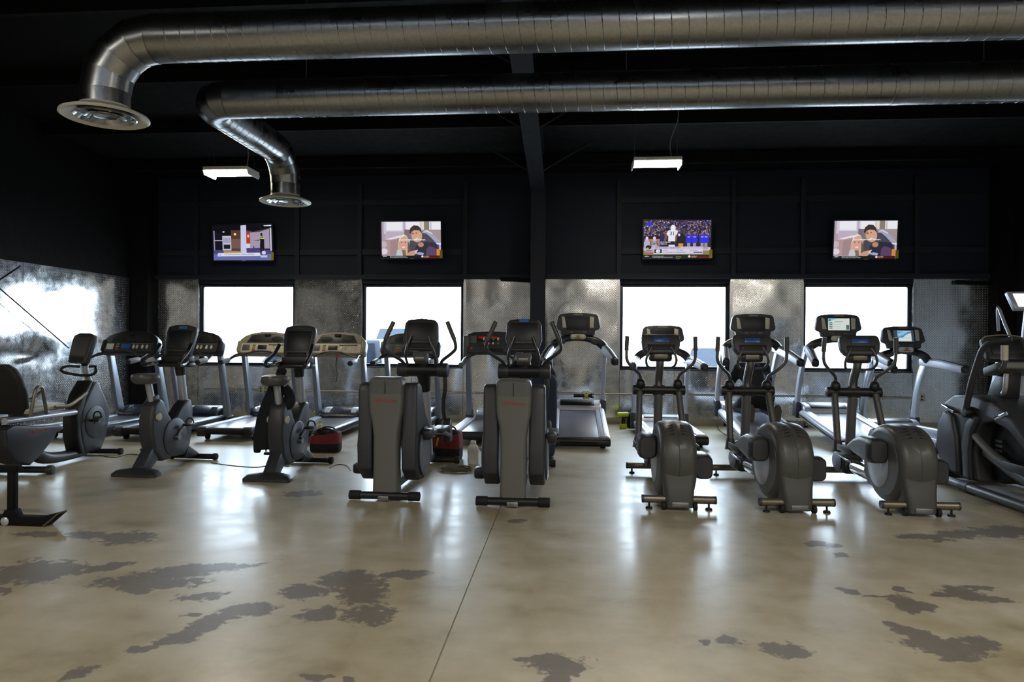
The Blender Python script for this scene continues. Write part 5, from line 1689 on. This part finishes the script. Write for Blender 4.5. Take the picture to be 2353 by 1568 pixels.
tube('console_rim', [(-.20, -.02, .08), (-.16, -.03, .125), (0, -.035, .14), (.16, -.03, .125), (.20, -.02, .08)], .008, 'tan_metal', co, 8, 3)

# stair climber behind it with a glowing screen
sp = at_y(2388, 700, 8.65)
sc = thing('stair_climber', 'silver stair climber with glowing white screen at right edge', 'stair climber', (sp.x + .02, 8.65, 0), 0)
MB().prism([(-.75, .02), (.62, .02), (.62, .55), (.40, .85), (.18, .86), (.08, .60), (-.75, .30)], -.36, .36, 'x', .03, 3).build('body', 'silver_light', sc)
for k in range(3):
    MB().box((0, -.62 + .26 * k, .34 + .19 * k), (.56, .26, .03), .008).build('step', 'charcoal', sc)
for s in (-1, 1):
    MB().prism([(.24, .84), (.40, .80), (.26, 1.25), (.18, 1.25)], s * .33 - .03, s * .33 + .03, 'x', .012).build('upright', 'silver_paint', sc)
    tube('handrail', [(s * .30, .30, 1.62), (s * .36, .22, 1.86), (s * .36, .18, 1.87), (s * .40, -.15, 1.45), (s * .41, -.6, 1.10), (s * .40, -.62, .60)], .018, 'silver_paint', sc, 10, 2)
MB().tube([(0, .32, .80), (0, .28, 1.40), (0, .24, 1.86)], [.07, .05, .035], 14, 2).build('mast', 'silver_paint', sc)
k_ = MB().prism([(-.22, -.12), (.22, -.12), (.27, .12), (-.27, .12)], -.03, .04, 'y', .018, 3).build('console', 'silver_paint', sc, (0, .18, 1.98), (-20, 0, 0))
MB().prism([(-.175, -.085), (.175, -.085), (.21, .085), (-.21, .085)], -.036, -.02, 'y', .003).build('screen', 'lit_white', k_)

# ------------------------------------------------------------------ black bench stand cut by the left edge, nearest the camera
bs = at_floor(44, 1206)
st = thing('bench_stand', 'black steel bench leg with flat base bar at lower left', 'bench', (bs.x, bs.y, 0), 0)
MB().prism([(-1.2, .0), (.24, .0), (.36, .10), (.33, .105), (.20, .07), (-1.2, .07)], -.045, .045, 'y', .008).build('base_bar', 'black_paint', st)
MB().prism([(.235, -.004), (.365, .107), (.35, .112), (.215, .0)], -.047, .047, 'y', .004).build('end_cap', 'shoe_sole', st)
MB().box((-.055, 0, .25), (.055, .055, .38), .008).build('post', 'black_paint', st)
MB().prism([(-.12, .06), (.01, .06), (-.02, .12), (-.09, .12)], -.04, .04, 'y', .006).build('gusset', 'black_paint', st)
MB().lathe([(0, 0), (.032, 0), (.034, .008), (.022, .018), (0, .02)], (-.075, -.046, .035), (0, -1, 0), 18).build('bolt', 'silver_paint', st)
MB().box((-.30, 0, .435), (.60, .06, .05), .008).build('upper_bar', 'black_paint', st)


# ------------------------------------------------------------------ tool bags, bottle, cords, drill, conduit
def tool_bag(px, py, w, d, h, label, rz, yellow=True):
    p = at_floor(px, py)
    t = thing('tool_bag', label, 'tool bag', (p.x, p.y + d / 2, 0), rz, None)
    MB().loft([[(x, y, z) for x, y in rrect(w * q, d * q, .05, 4)] for z, q in ((0, .94), (.03, 1.0), (h * .42, 1.0))]).build('base', 'bag_black', t)
    MB().loft([[(x, y, z + (.02 * math.sin(9 * x) if k else 0)) for x, y in rrect(w * q, d * q, .05, 4)] for k, (z, q) in enumerate(((h * .40, 1.012), (h * .6, 1.01), (h * .82, .96)))]).build('body', 'bag_red', t)
    MB().loft([[(x, y, z) for x, y in rrect(w * q, d * q * qq, .05, 4)] for z, q, qq in ((h * .82, .96, 1), (h * .95, .8, .7), (h, .5, .4))]).build('flap', 'bag_black', t)
    for s in (-1, 1):
        tube('handle', [(-w * .28, s * d * .30, h * .8), (-w * .22, s * d * .34, h * 1.02), (0, s * d * .36, h * 1.08), (w * .22, s * d * .34, h * 1.02), (w * .28, s * d * .30, h * .8)], .010, 'bag_black', t, 8, 4)
    MB().prism(rrect(w * .30, h * .26, .01, 3, w * .02, h * .62), -d * .53, -d * .50, 'y', .004).build('pocket', 'bag_red', t)
    if yellow == 'strap':
        box('yellow_tag', (-w * .24, -d * .515, h * .62), (.022, .012, h * .3), 'yellow', t, .004, (0, 12, 0))
    return t


tool_bag(742, 1041, .38, .22, .285, 'red and black tool bag beside the draped upright bike', 4)
tool_bag(1023, 1059, .36, .24, .36, 'dark red tool bag between the two pillar cross trainers', -6, 'strap')
p = at_floor(733, 1042)
yb = thing('spray_bottle', 'small bottle with yellow cap poking from the red tool bag', 'bottle', (p.x - .03, p.y + .11, .286))
MB().lathe([(.0, .0), (.024, 0), (.026, .01), (.026, .06), (.012, .075), (.012, .085)], n=16).build('bottle_body', 'light_panel', yb)
MB().lathe([(.013, .08), (.020, .082), (.020, .115), (.012, .125), (0, .126)], n=16).build('cap', 'yellow', yb)
p = at_floor(1087, 1066)
wc = thing('spray_can', 'white rumpled bottle standing between the pillar cross trainers', 'bottle', (p.x, p.y, 0))
MB().lathe([(0, 0), (.058, 0), (.066, .02), (.064, .10), (.068, .15), (.058, .20), (.04, .225), (.03, .23)], n=20).build('bottle_body', 'white_paint', wc)
MB().lathe([(.034, .225), (.036, .255), (.028, .27), (0, .272)], n=18).build('cap', 'white_paint', wc)
box('label', (0.01, -.066, .10), (.05, .006, .09), 'cream_plastic', wc, .002)

cc = at_floor(1047, 1083)
pts = []
for k in range(70):
    a = 2 * math.pi * k / 14
    r = .115 + .02 * math.sin(k * 1.7)
    pts.append((r * 1.35 * math.cos(a) + .015 * math.sin(k), r * .8 * math.sin(a), .012 + .008 * (k // 14) + .004 * math.sin(k * 2.3)))
cord = MB().tube(pts, .0075, 6, 2).build('cord_coil', 'cream_dark', None, (cc.x, cc.y, 0))
tag(cord, 'pale power cord coiled on the floor below the dark red tool bag', 'cord')


def floor_cord(label, pix, r=.004, m='cable'):
    P = [at_floor(*q, r) for q in pix]
    o = P[0].copy()
    c = MB().tube([q - o for q in P], r, 6, 5).build('power_cord', m, None, (o.x, o.y, o.z))
    return tag(c, label, 'cord')


floor_cord('thin dark cord on the floor between recumbent and upright bikes', [(228, 1046), (262, 1052), (300, 1044), (340, 1049), (385, 1044)])
floor_cord('thin dark cord on the floor running between the two upright bikes', [(485, 1064), (540, 1071), (590, 1074), (625, 1069), (665, 1072)])
floor_cord('thin dark cord looping on floor left of the left pillar trainer', [(757, 1076), (775, 1068), (795, 1070), (806, 1082)])
floor_cord('black cord on the floor under the inclined treadmill with the person', [(1645, 968), (1650, 985), (1662, 996), (1676, 1004)], .008)

dp = at_floor(1432, 985)
dr = thing('cordless_drill', 'green and black cordless drill on the floor by the wall', 'drill', (dp.x, dp.y, 0), 20)
MB().box((0, 0, .04), (.10, .09, .08), .012).build('battery', 'drill_green', dr)
MB().prism([(-.03, .07), (.03, .07), (.045, .2), (-.02, .2)], -.025, .025, 'y', .01).build('handle', 'rubber', dr)
MB().tube([(-.11, 0, .235), (.08, 0, .235)], .042, 14).build('motor_body', 'drill_green', dr)
MB().cyl((.08, 0, .235), (.15, 0, .235), .032, .022, 14).build('chuck', 'rubber', dr)
kp = at_floor(1452, 984)
kc = thing('tool_case', 'black tool case on the floor beside the green drill', 'tool case', (kp.x + .10, kp.y + .12, 0), 0)
MB().box((0, 0, .10), (.34, .20, .20), .02).build('case_body', 'rubber', kc)
MB().box((0, 0, .21), (.34, .20, .03), .012).build('lid', 'soft_black', kc)
box('latch', (0, -.105, .19), (.05, .015, .04), 'drill_green', kc, .004)
tube('handle', [(-.06, 0, .22), (-.05, 0, .26), (.05, 0, .26), (.06, 0, .22)], .01, 'rubber', kc, 8, 2)

# tools left on the front of the inclined treadmill beside the column
fl_ = Vector((.22, 10.98, 0))
fz = .565
ft = thing('flashlight', 'black flashlight with yellow band on the treadmill motor cover', 'flashlight', (.30, 10.93, fz + .02), 0)
MB().tube([(-.16, 0, 0), (.05, 0, 0), (.09, 0, 0)], [.026, .026, .04], 14).build('barrel', 'rubber', ft)
MB().tube([(-.03, 0, 0), (.03, 0, 0)], .029, 14).build('band', 'drill_green', ft)
MB().tube([(.09, 0, 0), (.12, 0, 0)], .042, 14).build('lens_ring', 'brushed_steel', ft)
MB().tube([(-.20, 0, 0), (-.16, 0, 0)], .028, 12).build('tail_cap', 'black_plastic', ft)


# conduit along the back wall with its boxes
def conduit(label, pa, pb, py0, py1):
    Y = WALL_Y - .035
    a, b = at_y(pa, py0, Y), at_y(pb, py1, Y)
    z = (a.z + b.z) / 2
    t = thing('conduit', label, 'conduit', (a.x, Y, z))
    L = b.x - a.x
    MB().tube([(0, 0, 0), (L, 0, 0)], .016, 10).build('pipe', 'conduit_grey', t)
    n = max(2, int(L / 1.1))
    for k in range(n):
        x = L * (k + .5) / n
        MB().box((x, .012, .0), (.03, .03, .07), .004).build('clip', 'conduit_grey', t)
    return t


conduit('metal conduit on the back wall left of the steel column', 470, 1212, 896, 904)
conduit('metal conduit on the back wall right of the steel column', 1262, 2122, 905, 914)
for px, py, lab in ((1347, 909, 'steel outlet box on the wall behind the inclined treadmill'), (600, 896, 'steel outlet box on the wall below the leftmost window'),
                    (1975, 910, 'steel outlet box on the wall left of the end treadmill'), (2117, 915, 'steel outlet box on the wall above the end treadmill deck')):
    q = at_y(px, py, WALL_Y - .075)
    t = thing('outlet_box', lab, 'outlet', (q.x, q.y, q.z))
    MB().box((0, .03, 0), (.115, .075, .12), .006).build('box_body', 'box_steel', t)
    MB().box((0, -.012, 0), (.115, .006, .12), .002).build('cover_plate', 'conduit_grey', t)
    for s in (-1, 1):
        box('socket', (0, -.0165, s * .026), (.034, .004, .028), 'black_plastic', t, .001)

# slanting brace rods in front of the side wall
for n_, (pa, pb) in enumerate((((-60, 612), (158, 800)), ((-20, 656), (46, 612)))):
    A, B = at_x(*pa, XL + .14), at_x(*pb, XL + .14)
    o = MB().tube([(0, 0, 0), B - A], .011, 8).build('brace_rod', 'gun_metal' if n_ == 0 else 'black_paint', None, A)
    tag(o, ['thin grey brace rod slanting down across the side wall plates', 'short black brace rod slanting up at the side wall top'][n_], 'brace')


# ------------------------------------------------------------------ people
def flesh(name, m, parent, limbs, blobs=(), voxel=.012, smooth=4, n=12):
    """one continuous surface: tapered limbs and ellipsoids fused by a voxel remesh, then relaxed"""
    b = MB()
    for pts, rad in limbs:
        b.tube(pts, rad, n, 3)
        b.ell(pts[0], (rad[0],) * 3, n, 8)
        b.ell(pts[-1], (rad[-1],) * 3, n, 8)
    for c, r, *ro in blobs:
        b.ell(c, r, 18, 12, ro[0] if ro else None)
    o = b.build(name + '_rough', m, None)
    md = o.modifiers.new('fuse', 'REMESH')
    md.mode = 'VOXEL'
    md.voxel_size = voxel
    ms = o.modifiers.new('relax', 'SMOOTH')
    ms.factor, ms.iterations = .5, smooth
    dg = bpy.context.evaluated_depsgraph_get()
    me = bpy.data.meshes.new_from_object(o.evaluated_get(dg))
    me.name = name
    for p in me.polygons:
        p.use_smooth = True
    old = o.data
    bpy.data.objects.remove(o)
    bpy.data.meshes.remove(old)
    me.materials.clear()
    me.materials.append(MATS[m])
    q = bpy.data.objects.new(name, me)
    COL.objects.link(q)
    q.parent = parent
    return q


def hand(wrist, d, side_v, palm_n, L=.18):
    """limbs of a relaxed hand from the wrist along d; side_v points to the thumb, palm_n out of the palm"""
    w, d, sv, pn = Vector(wrist), Vector(d).normalized(), Vector(side_v).normalized(), Vector(palm_n).normalized()
    out = []
    for k, (o, l) in enumerate(((.030, .40), (.010, .45), (-.010, .42), (-.029, .33))):
        a = w + d * .085 + sv * o
        b_ = a + d * L * l * .5 + pn * .010
        c = a + d * L * l * .85 + pn * .032
        out.append(([w + d * .02 + sv * o * .8, a, b_, c], [.013, .010, .009, .0075]))
    a = w + d * .025 + sv * .03
    out.append(([a, a + d * .035 + sv * .025 + pn * .008, a + d * .065 + sv * .03 + pn * .02], [.014, .0115, .009]))
    return out, [(w + d * .05, (.042, .016, .05), Matrix((sv, pn, d)).transposed())]


def head(c, f, up):
    """head blobs around centre c; f = facing, up = crown"""
    c, f, up = Vector(c), Vector(f).normalized(), Vector(up).normalized()
    s = f.cross(up).normalized()
    up = s.cross(f)
    B = Matrix((s, f, up)).transposed()
    pl = lambda x, y, z: c + s * x + f * y + up * z
    return [(pl(0, -.01, .02), (.075, .095, .095), B), (pl(0, .025, -.05), (.055, .065, .065), B), (pl(0, .095, -.012), (.014, .022, .026), B),
            (pl(.078, -.005, -.005), (.010, .022, .032), B), (pl(-.078, -.005, -.005), (.010, .022, .032), B),
            (pl(0, .082, -.062), (.026, .012, .012), B), (pl(.03, .08, .02), (.014, .01, .009), B), (pl(-.03, .08, .02), (.014, .01, .009), B)], B, pl


# person kneeling on the raised deck, back to us, right foot sole showing, left hand on the side rail
PK = thing('person', 'person in dark clothes kneeling on a treadmill deck, back turned', 'person', (2.80, 10.22, .0))
dz = .36
hip = Vector((0, .10, dz + .28))
chest = Vector((-.03, .30, dz + .62))
neck = Vector((-.05, .40, dz + .80))
hc = Vector((-.06, .48, dz + .93))
kneeR, kneeL = Vector((.20, .48, dz + .10)), Vector((-.20, .46, dz + .10))
ankR, ankL = Vector((.17, -.02, dz + .06)), Vector((-.12, .02, dz + .06))
shR, shL = Vector((.16, .34, dz + .70)), Vector((-.22, .34, dz + .70))
elR, elL = Vector((.26, .52, dz + .46)), Vector((-.36, .40, dz + .42))
wrR, wrL = Vector((.12, .72, dz + .36)), Vector((-.40, .34, dz + .17))
hb, B, pl = head(hc, (0, .8, -.6), (0, .5, .85))
hl, hlb = hand(wrL, (-.1, .05, -.9), (.4, .9, 0), (.9, -.4, 0))
hr, hrb = hand(wrR, (-.3, .9, -.3), (-.9, -.2, .2), (0, -.3, -.95))
body = [([hip, chest * .5 + hip * .5, chest], [.15, .14, .15]), ([neck - Vector((0, .05, .06)), neck, hc], [.06, .055, .055]),
        ([shR, elR, wrR], [.055, .042, .028]), ([shL, elL, wrL], [.055, .042, .028]),
        ([hip + Vector((.10, 0, 0)), kneeR, kneeR], [.095, .06, .06]), ([kneeR, ankR], [.058, .036]),
        ([hip - Vector((.10, 0, 0)), kneeL, kneeL], [.095, .06, .06]), ([kneeL, ankL], [.058, .036]), ([chest, neck], [.14, .06])]
flesh('body', 'skin', PK, body + hl + hr, hb + hlb + hrb, .008, 3)
flesh('shirt', 'navy_cloth', PK, [([hip + Vector((0, .0, .02)), chest * .5 + hip * .5, chest], [.185, .175, .175]), ([chest, neck - Vector((0, .02, .04))], [.165, .075]),
                                  ([shR, elR, elR * .25 + wrR * .75], [.085, .066, .052]), ([shL, elL, elL * .3 + wrL * .7], [.085, .066, .050]), ([shL, shR], [.09, .09])],
      [(chest, (.22, .13, .16))], .014, 4)
flesh('trousers', 'navy_cloth', PK, [([hip + Vector((.10, 0, 0)), kneeR], [.135, .088]), ([kneeR, ankR * .93 + kneeR * .07], [.086, .058]),
                                     ([hip - Vector((.10, 0, 0)), kneeL], [.135, .088]), ([kneeL, ankL * .93 + kneeL * .07], [.086, .058]), ([hip - Vector((.09, 0, 0)), hip + Vector((.09, 0, 0))], [.155, .155])], (), .014, 4)
flesh('hair', 'hair', PK, [], [(pl(0, -.02, .045), (.086, .098, .09), B), (pl(0, -.06, -.01), (.074, .06, .08), B)], .012, 2)
for nm, an, lean in (('shoe', ankR, .10), ('shoe', ankL, -.04)):
    sh = flesh(nm, 'shoe', PK, [([an + Vector((0, -.01, .02)), an + Vector((lean * .3, -.09, -.02))], [.05, .045])], [(an + Vector((lean * .5, -.07, .0)), (.05, .05, .13))], .01, 3)
    so = MB().loft([[(an.x + lean * .5 + x, an.y - .125 - q, an.z + .0 + z) for x, z in [(a * (1.0 if b > 0 else .8), b) for a, b in oval(.048, .135, 20)]] for q in (-.012, .008)])
    so.build('sole', 'shoe_sole', sh)

# person in jeans standing behind the right pillar trainer, bent forward over a treadmill
ps = at_floor(1262, 1061)
PS = thing('person', 'person in blue jeans standing bent forward behind the right pillar trainer', 'person', (ps.x - .10, ps.y + .08, 0))
hip = Vector((-.02, .0, .93))
chest = Vector((-.13, .36, 1.14))
neck = Vector((-.19, .56, 1.20))
hc = Vector((-.22, .70, 1.20))
kR, kL = Vector((.10, .06, .50)), Vector((-.13, .10, .50))
aR, aL = Vector((.10, -.03, .09)), Vector((-.14, .02, .09))
shR, shL = Vector((.04, .46, 1.14)), Vector((-.33, .44, 1.13))
elR, elL = Vector((.02, .66, .94)), Vector((-.36, .66, .92))
wrR, wrL = Vector((-.06, .86, .86)), Vector((-.30, .88, .84))
hb, B, pl = head(hc, (-.1, .7, -.7), (-.1, .7, .7))
hl, hlb = hand(wrL, (.1, .8, -.4), (.9, 0, 0), (0, -.4, -.9))
hr, hrb = hand(wrR, (-.1, .8, -.4), (-.9, 0, 0), (0, -.4, -.9))
body = [([hip, chest * .5 + hip * .5, chest], [.14, .13, .14]), ([chest, neck], [.13, .06]), ([neck, hc], [.055, .055]),
        ([shR, elR, wrR], [.052, .04, .027]), ([shL, elL, wrL], [.052, .04, .027]),
        ([hip + Vector((.09, 0, 0)), kR, aR], [.095, .06, .036]), ([hip - Vector((.09, 0, 0)), kL, aL], [.095, .06, .036])]
flesh('body', 'skin', PS, body + hl + hr, hb + hlb + hrb, .008, 3)
flesh('jeans', 'denim', PS, [([hip + Vector((.085, -.02, -.02)), kR, aR + Vector((0, 0, .02))], [.130, .088, .070]), ([hip - Vector((.085, .02, .02)), kL, aL + Vector((0, 0, .02))], [.130, .088, .070]),
                             ([hip - Vector((.07, .01, 0)), hip + Vector((.07, -.01, 0))], [.150, .150])], (), .014, 3)
flesh('belt', 'rubber', PS, [([hip + Vector((-.06, .08, .09)), hip + Vector((.06, .07, .09))], [.148, .148])], (), .014, 2)
flesh('shirt', 'navy_cloth', PS, [([hip + Vector((-.02, .10, .10)), chest], [.160, .165]), ([chest, neck - (neck - chest) * .15], [.155, .08]), ([shR, elR, elR * .4 + wrR * .6], [.075, .058, .045]), ([shL, elL, elL * .4 + wrL * .6], [.075, .058, .045]), ([shL, shR], [.085, .085])], (), .014, 4)
flesh('hair', 'hair', PS, [], [(pl(0, -.02, .045), (.086, .098, .09), B), (pl(0, -.06, .0), (.076, .06, .08), B)], .012, 2)
for an in (aR, aL):
    sh = flesh('shoe', 'shoe', PS, [([an + Vector((0, .0, .0)), an + Vector((.0, .10, -.035))], [.048, .045])], [(an + Vector((0, .05, -.045)), (.05, .14, .045))], .01, 3)
    MB().loft([[(an.x + x, an.y + .05 + y, z) for x, y in oval(.054, .148, 20)] for z in (.0, .028)]).build('sole', 'shoe_sole', sh)
